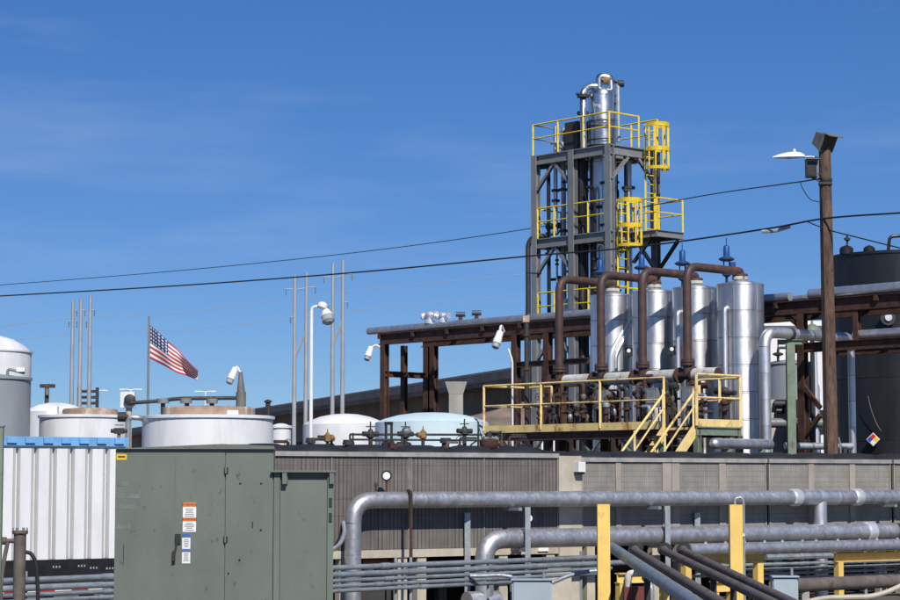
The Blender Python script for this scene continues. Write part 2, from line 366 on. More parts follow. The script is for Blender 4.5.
# ------------------------------------------------------------------ far background
def far_background():
    BR = Line(-73, 143.0)
    z = 9.0
    t = thing('overpass', 'dark concrete overpass rising towards the right behind the tanks', 'overpass', BR.at(0, 0, 0))
    a0, a1 = BR.a(120), BR.a(640)
    MB().lbox(BR, a0, a1, 0, 9, z - 3.1, z - 0.75).build('girder', 'bridge_dark', t)
    MB().lbox(BR, a0, a1, -1.7, 9.9, z - 0.75, z - 0.45).build('deck_slab', 'bridge_dark', t)
    MB().lbox(BR, a0, a1, -1.75, -1.5, z - 0.45, z + 0.05).build('parapet', 'concrete_dark', t)
    MB().lbox(BR, a0, a1, 9.7, 9.95, z - 0.45, z + 0.35).build('parapet', 'concrete', t)
    MB().lbox(BR, a0, a1, -1.8, -1.45, z + 0.05, z + 0.17).build('coping', 'concrete', t)
    for px in (455, 330, 560):
        q = BR.a(px); c = BR.at(q, 4.5, 0)
        p = MB().lbox(BR, q - 0.6, q + 0.6, 0.6, 8.4, z - 4.2, z - 3.1).build('pier_cap', 'concrete', t)
        MB().lbox(BR, q - 0.45, q + 0.45, 3.0, 6.0, 0, z - 4.2).build('pier', 'concrete', t)
    # nearer pier with flared concrete head seen under the deck
    q = P(456, 414, 112); k = 112 / F
    t2 = thing('concrete_pier', 'pale concrete pier with a flared head under the overpass', 'pier', (q.x, q.y, 0))
    zt = P(456, 382, 112).z; zm = P(456, 394, 112).z
    MB().box((q.x, q.y, zm / 2), 14 * k, 0.9, zm).build('shaft', 'concrete', t2)
    h = MB(); w1, w2 = 7 * k, 11 * k
    h.hexa([(q.x - w1, q.y - .46, zm - .02), (q.x + w1, q.y - .46, zm - .02), (q.x + w1, q.y + .46, zm - .02), (q.x - w1, q.y + .46, zm - .02),
            (q.x - w2, q.y - .5, zt), (q.x + w2, q.y - .5, zt), (q.x + w2, q.y + .5, zt), (q.x - w2, q.y + .5, zt)])
    h.build('flared_head', 'concrete', t2)
    # embankment behind the walkway
    e = MB(); base = P(540, 470, 125); rng = random.Random(3); vs = []; fs = []; nx, ny = 26, 9
    for j in range(ny):
        for i in range(nx):
            u = i / (nx - 1); w = j / (ny - 1)
            x = -4 + 30 * u; y = 100 + 30 * w; hgt = 7.6 * math.sin(math.pi * min(1, w * 0.62 + 0.02)) * (0.25 + 0.75 * math.sin(math.pi * (0.08 + 0.84 * u)) ** 0.6)
            vs.append((x, y, hgt + rng.uniform(-.25, .25) if w > 0 else -0.1))
    for j in range(ny - 1):
        for i in range(nx - 1): fs.append((j * nx + i, j * nx + i + 1, (j + 1) * nx + i + 1, (j + 1) * nx + i))
    e.add(vs, fs); structure(e.build('embankment_hill', 'slope_brown', angle=60))

    # steel transmission poles, in a row of three and two pairs
    def trans_pole(px, ytop, D, label, group, arms):
        k_ = D / 210
        top = P(px, ytop, D); b = Vector((top.x, D, 0)); w = 4.4 * D / F
        t = thing('transmission_pole', label, 'pole', b, group)
        MB().tube([b, b * 0.5 + top * 0.5, top], [w * 0.58, w * 0.5, w * 0.36], 10).build('shaft', 'far_steel', t)
        for (y, dx) in arms:
            c = P(px, y, D); e2 = c + Vector((dx * k_, 0, 0.0))
            MB().tube([c, e2], 0.03, 6).build('cross_arm', 'far_steel', t)
            MB().lathe(e2 + Vector((0, 0, -0.4)), [(0.02, 0), (0.035, 0.06), (0.02, 0.15), (0.035, 0.22), (0.02, 0.4)], 8).build('insulator', 'lamp_grey', t)
        return t
    D = 128
    for px, y, w in ((73, 301, 'leftmost'), (81, 299, 'middle'), (90.5, 296, 'rightmost')):
        trans_pole(px, y, D, 'tall thin grey steel pole, %s of the three left of the flag' % w, 'three steel poles left of the flag', [(310, 0.4), (321, -0.4)])
    for px, y, w in ((295, 275, 'first'), (306.5, 273, 'second'), (333, 263, 'third'), (343, 260, 'rightmost')):
        s = 1 if px in (295, 333) else -1
        t = trans_pole(px, y, D, 'tall grey steel pole beside the white lamp post, %s of four from the left' % w, 'four steel poles behind the lamp post', [(y + 14, -0.9 * s), (y + 42, -0.45 * s)])
        if s == 1:
            q = {295: 306.5, 333: 343}[px]
            MB().tube([P(px, y + 15, D), P(q, y + 13, D)], 0.045, 6).build('tie_beam', 'far_steel', t)
            MB().tube([P(px, y + 82, D), P(q, y + 56, D)], 0.08, 6).build('brace', 'far_steel', t)
    def wire(name, label, pts, r, group=None):
        m = MB(); o = []
        for i in range(len(pts) - 1):
            a = P(*pts[i]); b = P(*pts[i + 1])
            for k in range(8): o.append(a.lerp(b, k / 8))
        o.append(P(*pts[-1])); return tag(m.tube(o, r, 5).build(name, 'far_steel', None), label, 'wire', group)
    for k, (ya, yb, yc) in enumerate(((327, 318, 299), (343, 333, 319))):
        wire('far_wire', 'thin faint wire between the far steel poles, %s of two' % ('upper' if k == 0 else 'lower'), [(-40, ya + 4, 128), (73, yb, 128), (180, (yb + yc) / 2 + 4, 128), (295, yc, 128), (345, yc - 8, 128), (620, yc - 34, 128)], 0.013, 'far wires')
    # small wooden crossarm pole and twin-arm street lights on the skyline
    D = 170; top = P(47, 384, D); b = Vector((top.x, D, 0))
    t = thing('crossarm_pole', 'small dark wooden pole with a crossarm behind the left tanks', 'utility pole', b)
    MB().tube([b, top], [0.22, 0.17], 8).build('pole_shaft', 'wood_pole', t)
    MB().bar(P(40, 386, D), P(55, 386, D), 0.25, 0.3).build('crossarm', 'dark_steel', t)
    MB().bar(P(46, 392, D - 0.3), P(49, 392, D - 0.3), 0.25, 0.5).build('transformer_can', 'lamp_grey', t)
    for px, y, D, w in ((97.5, 391, 190, 'left of the white tank'), (131, 390, 175, 'above the blue-railed trailer'), (205.5, 392, 185, 'right of the flag')):
        top = P(px, y, D); b = Vector((top.x, D, 0))
        t = thing('street_light', 'thin white twin-arm street light on the skyline %s' % w, 'street light', b, 'street lights on the skyline')
        MB().tube([b, top], [0.12, 0.07], 6).build('lamp_post', 'white_paint', t)
        for s in (-1, 1):
            MB().tube([top, top + Vector((s * 0.45, 0, 0.06)), top + Vector((s * 0.75, 0, 0.06))], 0.05, 5).build('arm', 'white_paint', t)
            MB().box(top + Vector((s * 0.72, 0, 0.05)), 0.45, 0.25, 0.1).build('lamp_head', 'white_paint', t)
    # dark lattice box behind the three poles
    c = P(88, 398, 160)
    t = thing('equipment_frame', 'small dark equipment frame on the skyline behind the three steel poles', 'frame', (c.x, 160, 0))
    for dx in (-0.7, 0.7): MB().bar((c.x + dx, 160, 0), (c.x + dx, 160, c.z + 0.8), 0.22, 0.22).build('upright', 'dark_steel', t)
    for dz in (-0.4, 0.05, 0.5): MB().bar((c.x - 0.7, 160, c.z + dz), (c.x + 0.7, 160, c.z + dz), 0.2, 0.22).build('crosspiece', 'dark_steel', t)
    # low white buildings
    def shed(px0, px1, ytop, D, depth, label, roof=True):
        a = P(px0, ytop, D); b = P(px1, ytop, D); t = thing('white_building', label, 'building', ((a.x + b.x) / 2, D, 0))
        MB().box(((a.x + b.x) / 2, D + depth / 2, a.z / 2), b.x - a.x, depth, a.z).build('wall', 'building_white', t)
        MB().box(((a.x + b.x) / 2, D + depth / 2, a.z + 0.1), b.x - a.x + 0.4, depth + 0.4, 0.2).build('roof', 'white_paint', t)
        n = max(2, int((b.x - a.x) / 3))
        for k in range(n):
            x = a.x + (b.x - a.x) * (k + 0.5) / n
            w = MB().box((x, D - 0.02, a.z * 0.55), 1.1, 0.06, 1.0).build('window', 'black_paint', t)
        return t
    shed(766, 826, 326, 88, 10, 'white building seen behind the wooden pole and the silver pipe')
    shed(520, 600, 432, 95, 8, 'low white building seen under the walkway')
far_background()

# ------------------------------------------------------------------ tanks on the left and in the middle
def tank(name, label, px, hw, ytop, D, mat, roof=0.0, seams=3, n=48, group=None, rim=True):
    """vertical tank: px centre, hw half width in pixels, roof rise in metres"""
    c = P(px, ytop, D); r = hw * D / F; zt = c.z
    t = thing(name, label, 'tank', (c.x, D, 0), group)
    hs = zt / (seams + 1)
    for k in range(seams + 1):
        MB().lathe((c.x, D, hs * k), [(r - 0.012, 0), (r, 0.012), (r, hs - 0.012), (r - 0.012, hs)], n).build('shell_course', mat, t)
    if rim: MB().lathe((c.x, D, zt - 0.03), [(r, 0), (r + 0.04, 0), (r + 0.04, 0.06), (r - 0.02, 0.07)], n).build('rim', mat, t)
    if roof: MB().lathe((c.x, D, zt), [(r, 0.0), (r * 0.85, roof * 0.35), (r * 0.6, roof * 0.72), (r * 0.3, roof * 0.94), (0.02, roof)], n).build('roof', mat, t)
    return t, Vector((c.x, D, zt)), r
def left_tanks():
    t, c, r = tank('storage_tank', 'tall white tank with a domed roof at the left edge', -14, 45, 352, 66, 'white_tank', 0.55, 3)
    t, c, r = tank('storage_tank', 'grey tank in front of the tall white one at the left edge', -15, 45, 379, 50, 'grey_tank', 0.12, 2)
    q = P(16, 377, 49.6)
    v = thing('roof_vent', 'small vent valve on the roof of the grey tank', 'vent', (q.x, q.y, c.z + 0.02))
    MB().tube([(q.x - .2, q.y, c.z), (q.x - .2, q.y, c.z + 0.22), (q.x + .2, q.y, c.z + 0.12)], 0.035, 8, bend=0.08).build('vent_pipe', 'grey_steel', v)
    MB().box((q.x + .12, q.y, c.z + 0.2), 0.2, 0.15, 0.1).build('vent_box', 'white_paint', v)
    t, c, r = tank('storage_tank', 'white domed tank behind the rusty-lidded tank at left', 56, 30, 412, 62, 'white_tank', 0.28, 1, rim=False)
    # white open tanks with rusty lids
    t, c, r = tank('storage_tank', 'white tank with a rusty lid behind the blue-railed trailer', 84, 44, 417, 52, 'white_tank', 0, 2)
    lid = MB().lathe((c.x + 0.15, c.y, c.z), [(r * 0.62, 0), (r * 0.62, 0.17), (r * 0.58, 0.2), (0.02, 0.24)], 40).build('lid', 'tank_rust', t)
    MB().box((c.x - r * 0.62, c.y - .5, c.z + 0.12), 0.25, 0.25, 0.24).build('vent_box', 'white_paint', t)
    t, c, r = tank('storage_tank', 'broad white tank with a rusty lid behind the green cabinet', 208, 65, 418, 46, 'white_tank', 0, 2)
    MB().lathe((c.x, c.y, c.z), [(r * 0.72, 0), (r * 0.72, 0.2), (r * 0.68, 0.23), (0.02, 0.27)], 44).build('lid', 'tank_rust', t)
    MB().box((c.x + r * 0.42, c.y - r * 0.6, c.z + 0.07), 0.3, 0.06, 0.14).build('lid_patch', 'white_paint', t)
    zc = c.z
    # pipe along the tank tops
    D = 45.6
    t = thing('top_pipe', 'dark grey pipe running over the rusty-lidded tanks', 'pipe', P(190, 402, D))
    MB().tube([P(131, 403, D), P(160, 401, D), P(178, 398.5, D), P(241, 398, D)], 0.042, 8, bend=0.2).build('run', 'dark_steel', t)
    for px in (163, 187, 212): MB().tube([P(px, 399.5, D), Vector((P(px, 400, D).x, D, zc - 0.02))], 0.05, 8).build('stand', 'dark_steel', t)
    for px in (163, 186, 212): flange(MB(), P(px, 401, D), Vector((0, 0, 1)), 0.13, 0.1).build('flange', 'grey_steel', t)
    b = P(241, 405, D); m = MB()
    m.tube([Vector((b.x, D, zc - 0.02)), P(241, 392, D)], 0.11, 10).tube([P(241, 392, D), P(240.5, 372, D)], [0.09, 0.04], 10); m.build('mast', 'lamp_grey', t)
    floodlight('floodlight', 'white floodlight on the short mast above the broad white tank', P(240.5, 373, D), P(232.5, 375, D), (-0.35, -0.3, -0.9), 0.3)
    # white instrument box and yellow-stained valve stand between the two tanks
    D = 47.5; q = P(129, 405, D)
    t = thing('instrument_box', 'white instrument box with a dark dial beside the broad white tank', 'instrument', (q.x, D, 0))
    MB().tube([(q.x, D, 0), (q.x, D, P(129, 408, D).z)], 0.07, 8).build('stand', 'cream_paint', t)
    MB().box(P(128, 400, D), 0.32, 0.2, 0.36).build('housing', 'white_paint', t)
    MB().lathe(P(130, 400, D - 0.13), [(0.13, 0), (0.13, 0.06), (0.05, 0.09)], 14, Vector((0, -1, 0))).build('dial', 'dark_steel', t)
    D = 43.2; q = P(128, 417, D)
    t = thing('tank_valve', 'brown valve on a grey riser between the two rusty-lidded tanks', 'valve', (q.x, D, 0))
    m = MB().tube([(q.x, D, 0), q, P(141, 418, D), P(146, 422, D + 0.9)], 0.055, 8, bend=0.12); m.build('riser', 'galvanised', t)
    flange(MB(), P(122, 417, D), Vector((1, 0, 0)), 0.1, 0.16).build('valve_body', 'dark_steel', t)
    MB().tube([P(120, 417, D), q], 0.05, 8).build('stub', 'dark_steel', t)
    D = 36; q = P(119, 431, D)
    t = thing('trailer_valve', 'rusty valve on the yellow stub above the trailer end', 'valve', (q.x, D, 0))
    MB().tube([(q.x, D, 0), q], 0.03, 8).build('stub', 'valve_orange', t)
    MB().box(q, 0.16, 0.1, 0.1).build('valve_body', 'dark_steel', t); handwheel(t, q + Vector((0, 0, 0.1)), 0.07, 'dark_steel')
    MB().tube([q - Vector((0.14, 0, 0)), q + Vector((0.14, 0, 0))], 0.035, 8).build('port', 'rusty_steel', t)
    # small stack right of the tank
    D = 60; q = P(268, 403, D)
    t = thing('vent_stack', 'small dark vent stack right of the broad white tank', 'vent', (q.x, D, 0))
    MB().tube([(q.x, D, 0), q], 0.07, 8).build('stack', 'dark_steel', t); MB().lathe(q, [(0.05, 0), (0.11, 0.02), (0.11, 0.06), (0.02, 0.1)], 10).build('cap', 'dark_steel', t)
    # domed tanks in the middle
    t, c, r = tank('storage_tank', 'low white domed tank with a rusty patch on its roof', 345, 42, 425, 56, 'white_tank', 0.30, 2, rim=False)
    [q_ for q_ in t.children if q_.name.startswith('roof')][0].data.materials[0] = MAT['stained_white']
    t, c, r = tank('storage_tank', 'pale blue domed tank behind the valve manifold', 432, 57, 423, 54, 'pale_blue', 0.27, 2, rim=False)
    t, c, r = tank('storage_tank', 'small white tank between the broad tank and the lamp post', 281, 10, 427, 58, 'white_tank', 0.1, 1)
left_tanks()

# ------------------------------------------------------------------ flag
def flag():
    D = 90; top = P(149, 318, D); b = Vector((top.x, D, 0))
    t = thing('flagpole', 'slim dark flagpole left of the broad white tank', 'flagpole', b)
    MB().tube([b, top], [0.075, 0.045], 8).build('shaft', 'grey_steel', t); MB().lathe(top, [(0.03, 0), (0.06, 0.05), (0.01, 0.11)], 8).build('finial', 'galvanised', t)
    up = [(150, 325), (157, 331), (168, 341), (178, 350), (188, 360), (198, 371)]; lo = [(150, 358.5), (158, 362.5), (168, 368), (178, 373), (188, 377), (197.5, 379.5)]
    def ev(l, u):
        x = u * (len(l) - 1); i = min(int(x), len(l) - 2); f = x - i
        return l[i][0] * (1 - f) + l[i + 1][0] * f, l[i][1] * (1 - f) + l[i + 1][1] * f
    nx, ny = 44, 26; vs = []; fs = []; uv = []
    for j in range(ny + 1):
        for i in range(nx + 1):
            u = i / nx; v = j / ny; a = ev(up, u); c = ev(lo, u)
            fold = math.sin(u * 9.5 + v * 2.6) * 0.24 * u ** 0.7 + math.sin(u * 4 - v * 5.2) * 0.2 * u
            vs.append(P(a[0] * v + c[0] * (1 - v), a[1] * v + c[1] * (1 - v) + math.sin(u * 14 + v * 3) * 0.8 * u, D + fold)); uv.append((u, v))
    for j in range(ny):
        for i in range(nx): fs.append((j * (nx + 1) + i, j * (nx + 1) + i + 1, (j + 1) * (nx + 1) + i + 1, (j + 1) * (nx + 1) + i))
    m = bpy.data.materials.new('flag_cloth'); m.use_nodes = True; N = m.node_tree.nodes; l = m.node_tree.links.new; bs = N['Principled BSDF']; bs.inputs['Roughness'].default_value = 0.8
    tcn = N.new('ShaderNodeUVMap'); sp = N.new('ShaderNodeSeparateXYZ'); l(tcn.outputs[0], sp.inputs[0])
    def mth(op, a, b_=None):
        q = N.new('ShaderNodeMath'); q.operation = op
        for i, s in ((0, a), (1, b_)):
            if s is None: continue
            if isinstance(s, (int, float)): q.inputs[i].default_value = s
            else: l(s, q.inputs[i])
        return q.outputs[0]
    U, V = sp.outputs[0], sp.outputs[1]
    red = mth('LESS_THAN', mth('FRACT', mth('MULTIPLY', V, 6.5)), 0.5)
    canton = mth('MULTIPLY', mth('LESS_THAN', U, 0.4), mth('GREATER_THAN', V, 6 / 13))
    su = mth('FRACT', mth('MULTIPLY', U, 15)); sv = mth('FRACT', mth('MULTIPLY', mth('SUBTRACT', V, 6 / 13), 8.35 * 1.11))
    du = mth('SUBTRACT', su, 0.5); dv = mth('SUBTRACT', sv, 0.5)
    star = mth('LESS_THAN', mth('ADD', mth('MULTIPLY', du, du), mth('MULTIPLY', dv, dv)), 0.085)
    def mix(f, a, b_):
        q = N.new('ShaderNodeMix'); q.data_type = 'RGBA'; l(f, q.inputs[0])
        for i, s in ((6, a), (7, b_)):
            if isinstance(s, tuple): q.inputs[i].default_value = (*s, 1)
            else: l(s, q.inputs[i])
        return q.outputs[2]
    c = mix(red, (0.72, 0.70, 0.70), (0.42, 0.035, 0.05)); c = mix(canton, c, mix(star, (0.018, 0.03, 0.11), (0.5, 0.5, 0.55))); l(c, bs.inputs['Base Color'])
    mb = MB(); mb.add(vs, fs); o = mb.build('flag', m, None, angle=80)
    uvl = o.data.uv_layers.new(name='UVMap')
    for lp in o.data.loops: uvl.data[lp.index].uv = uv[lp.vertex_index]
    sol = o.modifiers.new('thickness', 'SOLIDIFY'); sol.thickness = 0.006
    tag(o, 'red, white and blue starred flag with stripes flying from the slim pole', 'flag')
flag()

# ------------------------------------------------------------------ white lamp post
def lamp_post():
    D = 52; top = P(311.5, 311, D); b = Vector((top.x, D, 0))
    t = thing('lamp_post', 'white lamp post with a bell floodlight between the steel pole pairs', 'lamp post', b)
    MB().tube([b, top], [0.055, 0.045], 10).build('post', 'white_paint', t)
    MB().tube([top - Vector((0, 0, .05)), P(312, 307, D), P(319, 306, D), P(327, 307.5, D)], 0.035, 8, bend=0.08).build('bracket', 'white_paint', t)
    MB().lathe(P(321.5, 309, D), [(0.05, 0), (0.13, 0.05), (0.13, 0.13), (0.05, 0.18)], 12, Vector((0.3, 0, 1))).build('ballast', 'white_paint', t)
    ax = Vector((0.25, -0.45, -0.85)); q = P(326, 312, D)
    MB().lathe(q, [(0.08, -0.06), (0.11, 0), (0.14, 0.08), (0.16, 0.14)], 14, ax).build('housing', 'white_paint', t)
    MB().lathe(q + ax.normalized() * 0.14, [(0.15, 0), (0.16, 0.14), (0.09, 0.2)], 14, ax).build('lens', 'lamp_glass', t)
lamp_post()

# ------------------------------------------------------------------ trailer with white corrugated wall
def trailer():
    l = Line(SA, 37.1); D = l.D(60); zt = l.z(60, 437); zr = l.z(60, 445.5); zb = l.z(60, 559.5); zk = l.z(60, 592)
    a0, a1 = l.a(-70), l.a(129)
    t = thing('corrugated_trailer', 'white corrugated box trailer with a blue top rail left of the green cabinet', 'trailer', l.at((a0 + a1) / 2, 1, 0))
    MB().lbox(l, a0, a1, 0.12, 2.4, zb, zr).build('body', 'container_white', t)
    step = l.m(60, 19.2); k = 0; a = a1 - 0.03
    while a - step > a0:
        p = [l.at(a - step + .004, 0.118, 0), l.at(a - step + 0.006, -0.03, 0), l.at(a - 0.12, -0.034, 0), l.at(a - 0.034, 0.06, 0)]
        m = MB(); z0, z1 = zb, zr - 0.05
        vs = [Vector((q.x, q.y, z0)) for q in p] + [Vector((q.x, q.y, z1)) for q in p[:1]] + [Vector((p[1].x, p[1].y, z1)), Vector((p[2].x, p[2].y, z1)), Vector((p[3].x, p[3].y, z1))]
        m.add(vs, [(0, 1, 5, 4), (1, 2, 6, 5), (2, 3, 7, 6), (4, 5, 6, 7), (3, 2, 1, 0), (0, 4, 7, 3)]); m.build('wall_panel', 'container_white', t, smooth=False)
        m = MB(); m.lbox(l, a - step * 0.72, a - step * 0.2, -0.035, 0.0, zt - 0.10, zt - 0.012); m.build('rail_block', 'container_blue', t); a -= step
    MB().lbox(l, a0, a1, 0.0, 2.4, zr - 0.008, zt).build('top_rail', 'container_blue', t)
    MB().lbox(l, a0, a1, -0.02, 2.4, zk, zb - 0.003).build('base_beam', 'black_paint', t)
    MB().lbox(l, a0, a1, -0.035, -0.02, zk + 0.002, zk + 0.035).build('reflective_strip', 'label_white', t)
    aa = a0 + 0.1
    while aa < a1 - 0.3:
        MB().lbox(l, aa, aa + 0.28, -0.04, -0.035, zk + 0.003, zk + 0.034).build('red_tape', 'red_tape', t); aa += 0.56
    for a in (l.a(20), l.a(100)): MB().lbox(l, a - 0.09, a + 0.09, 0.3, 0.5, 0, zk).build('leg', 'black_paint', t)
    for a in (l.a(20), l.a(100)): MB().lbox(l, a - 0.09, a + 0.09, 1.9, 2.1, 0, zk).build('leg', 'black_paint', t)
    for px, y in ((80, 563), (92, 565), (108, 565.5), (55, 564)):      # small pale marks on the black beam
        for j in range(3): MB().lbox(l, l.a(px) + j * 0.05, l.a(px) + j * 0.05 + 0.025, -0.026, -0.02, l.z(px, y + 4), l.z(px, y + 2)).build('stencil_mark', 'print_grey', t)
trailer()

# ------------------------------------------------------------------ green switchgear cabinet
def cabinet():
    l = Line(4, 26.0); D = 25.6
    z = lambda px, y: l.z(px, y); a = l.a
    t = thing('switchgear_cabinet', 'large olive green steel electrical cabinet with warning stickers', 'cabinet', l.at(a(200), 0.8, 0))
    zt = z(200, 449); zl = z(300, 470.5)
    MB().lbox(l, a(117), a(274), 0.03, 1.7, 0.22, zt).build('body', 'cabinet_green', t)
    MB().lbox(l, a(110), a(340), -0.15, 1.9, 0, 0.22).build('plinth', 'concrete', t)
    def slab(n, p0, p1, z0, z1, b0=0.0, b1=0.03, mat='cabinet_green', par=None):
        return MB().lbox(l, a(p0), a(p1), b0, b1, z0, z1).build(n, mat, par or t)
    dl = slab('door', 116.6, 225.9, 0.3, zt - 0.008); dr = slab('door', 226.6, 273.2, 0.3, zt - 0.008, 0.004)
    slab('seam_strip', 175.6, 177.0, 0.32, zt - 0.02, -0.003, 0.0)
    # crowned roof with overhang
    m = MB(); zr = [z(116, 448.7), z(218, 444.0), z(274, 446.0)]; xs = [a(115.4), a(222), a(274.6)]; vs = []
    for b in (-0.045, 1.75):
        for x, zz in zip(xs, zr): vs.append(l.at(x, b, zz))
        for x in xs: vs.append(l.at(x, b, zt - 0.002))
    m.add(vs, [(0, 3, 4, 1), (1, 4, 5, 2), (6, 7, 10, 9), (7, 8, 11, 10), (0, 1, 7, 6), (1, 2, 8, 7), (3, 9, 10, 4), (4, 10, 11, 5), (0, 6, 9, 3), (2, 5, 11, 8)]); m.build('roof', 'cabinet_green', t, smooth=False)
    # hinges, bolts, vents, handle
    for y in (469.5, 538.5):
        h = MB().lbox(l, a(225), a(229), -0.03, 0.0, z(227, y + 2.5), z(227, y - 2)).build('hinge', 'cabinet_dark', t)
        MB().tube([l.at(a(226.6), -0.035, z(227, y + 4)), l.at(a(226.6), -0.035, z(227, y - 3.5))], 0.012, 8).build('pin', 'cabinet_green', h)
    for px, y in ((241, 483.5), (262, 483.5), (230, 573.5), (262, 530), (241, 560)): MB().lathe(l.at(a(px), 0.004, z(px, y)), [(0.014, 0), (0.012, 0.008), (0.004, 0.012)], 8, -l.v).build('bolt', 'cabinet_dark', t)
    for px, y0, y1 in ((180, 534.5, 537.5),):
        pl = MB().lbox(l, a(176.5), a(182.5), -0.02, 0.0, z(px, 544), z(px, 534)).build('handle_plate', 'cabinet_dark', t)
        MB().bar(l.at(a(179.5), -0.05, z(px, 538)), l.at(a(175.2), -0.05, z(px, 561)), 0.028, 0.018, l.v).build('handle_lever', 'cabinet_dark', t)
        MB().tube([l.at(a(179), 0, z(px, 539)), l.at(a(179), -0.055, z(px, 539))], 0.016, 8).build('handle_spindle', 'cabinet_dark', t)
        MB().lbox(l, a(174.2), a(177.4), -0.045, -0.025, z(px, 562), z(px, 551)).build('padlock', 'cabinet_dark', t)
    slab('scratch', 125.3, 125.9, z(125, 565), z(125, 545), -0.004, 0.0, 'cabinet_dark')
    slab('scratch', 253.0, 254.3, z(253, 528), z(253, 522), 0.001, 0.004, 'cabinet_dark')
    for px0, px1, y in ((118, 134, 484), (118, 143, 496), (118, 136, 507), (119, 132, 527)):       # ghost marks where old labels were
        slab('faded_mark', px0, px1, z(125, y + 2.5), z(125, y - 2.5), -0.0015, 0.0, GHOST)
    # stickers
    def sticker(name, label, p0, p1, y0, y1, bands, lines):
        s = MB().lbox(l, a(p0), a(p1), -0.006, -0.001, z(190, y1), z(190, y0)).build(name, 'label_white', t)
        s['label'] = label
        for (b0, b1, mt, word) in bands:
            MB().lbox(l, a(p0), a(p1), -0.009, -0.006, z(190, b1), z(190, b0)).build('header_band', mt, s)
            if word:
                cu = bpy.data.curves.new('word', 'FONT'); cu.body = word; cu.align_x = 'CENTER'; cu.align_y = 'CENTER'; cu.size = (a(p1) - a(p0)) * 0.23; cu.extrude = 0.0008
                tmp = bpy.data.objects.new('word_tmp', cu); COL.objects.link(tmp); bpy.context.view_layer.update()
                me = bpy.data.meshes.new_from_object(tmp.evaluated_get(bpy.context.evaluated_depsgraph_get())); bpy.data.objects.remove(tmp)
                o = bpy.data.objects.new('lettering', me); COL.objects.link(o); me.materials.append(MAT['print_dark' if mt == 'label_orange' else 'label_white'])
                o.parent = s; o.rotation_euler = (math.pi / 2, 0, R(4)); o.location = l.at((a(p0) + a(p1)) / 2, -0.0105, z(190, (b0 + b1) / 2)) - WL[s.name]
        m = MB(); rng = random.Random(int(y0))
        for y in lines:
            e = rng.uniform(0.55, 0.95) * (p1 - p0 - 2); s0 = (p0 + p1) / 2 - e / 2
            m.lbox(l, a(s0), a(s0 + e), -0.008, -0.006, z(190, y + 0.55), z(190, y - 0.35))
        m.build('text_lines', 'print_grey', s)
    sticker('warning_sticker', 'white sticker with two orange bands', 184.2, 197.4, 502.5, 532, [(502.5, 506.8, 'label_orange', 'WARNING'), (517.5, 521.3, 'label_orange', 'WARNING')], (509, 510.8, 512.4, 514.2, 516, 523.2, 524.8, 526.4, 528, 530))
    sticker('notice_sticker', 'narrow white sticker with two blue bands', 183.8, 192.0, 533.8, 563.5, [(533.8, 537.5, 'label_blue', None), (549, 552, 'label_blue', None)], (539.5, 541.3, 543, 544.8, 546.6, 553.5, 555.2, 557, 558.8, 560.6))
    s = MB().lbox(l, a(117.4), a(127.6), -0.006, -0.001, z(122, 460), z(122, 454)).build('yellow_sticker', 'label_yellow', t)
    MB().lbox(l, a(119), a(126), -0.008, -0.006, z(122, 457.6), z(122, 456)).build('print_line', 'print_dark', s)
    # lower right compartment
    zc = zl
    MB().lbox(l, a(274.4), a(331), 0.06, 1.5, 0.22, zc - 0.02).build('side_compartment', 'cabinet_green', t)
    slab('compartment_panel', 281, 327.5, 0.3, z(300, 478), 0.03, 0.06)
    slab('compartment_frame', 274.6, 280.6, 0.26, zc - 0.03, 0.0, 0.06); slab('compartment_frame', 328, 334, 0.26, zc - 0.03, 0.0, 0.06)
    MB().lbox(l, a(271.5), a(336), -0.07, 1.52, zc - 0.022, zc).build('hood', 'cabinet_green', t)
    for px in (284, 331):                                # triangular lifting lugs under the hood
        m = MB(); q = [l.at(a(px), -0.065, zc - 0.022), l.at(a(px + 3), 0.0, zc - 0.022), l.at(a(px + 3), 0.0, zc - 0.16), l.at(a(px), -0.055, zc - 0.06)]
        w = l.u * 0.02; m.add([p for p in q] + [p + w for p in q], [(0, 1, 2, 3), (7, 6, 5, 4), (0, 4, 5, 1), (1, 5, 6, 2), (2, 6, 7, 3), (3, 7, 4, 0)]); m.build('lifting_lug', 'cabinet_green', t, smooth=False)
        MB().lbox(l, a(px - 1), a(px + 3.5), -0.06, 0.0, z(300, 484), z(300, 473)).build('lug_block', 'cabinet_green', t)
    for y in (502, 517): MB().lbox(l, a(329.5), a(332.5), -0.012, 0.0, z(330, y + 5), z(330, y - 4)).build('edge_clip', 'cabinet_dark', t)
GHOST = M('faded_mark', (0.150, 0.178, 0.155), 0.5, var=0.3, scale=9, bump=0)
cabinet()

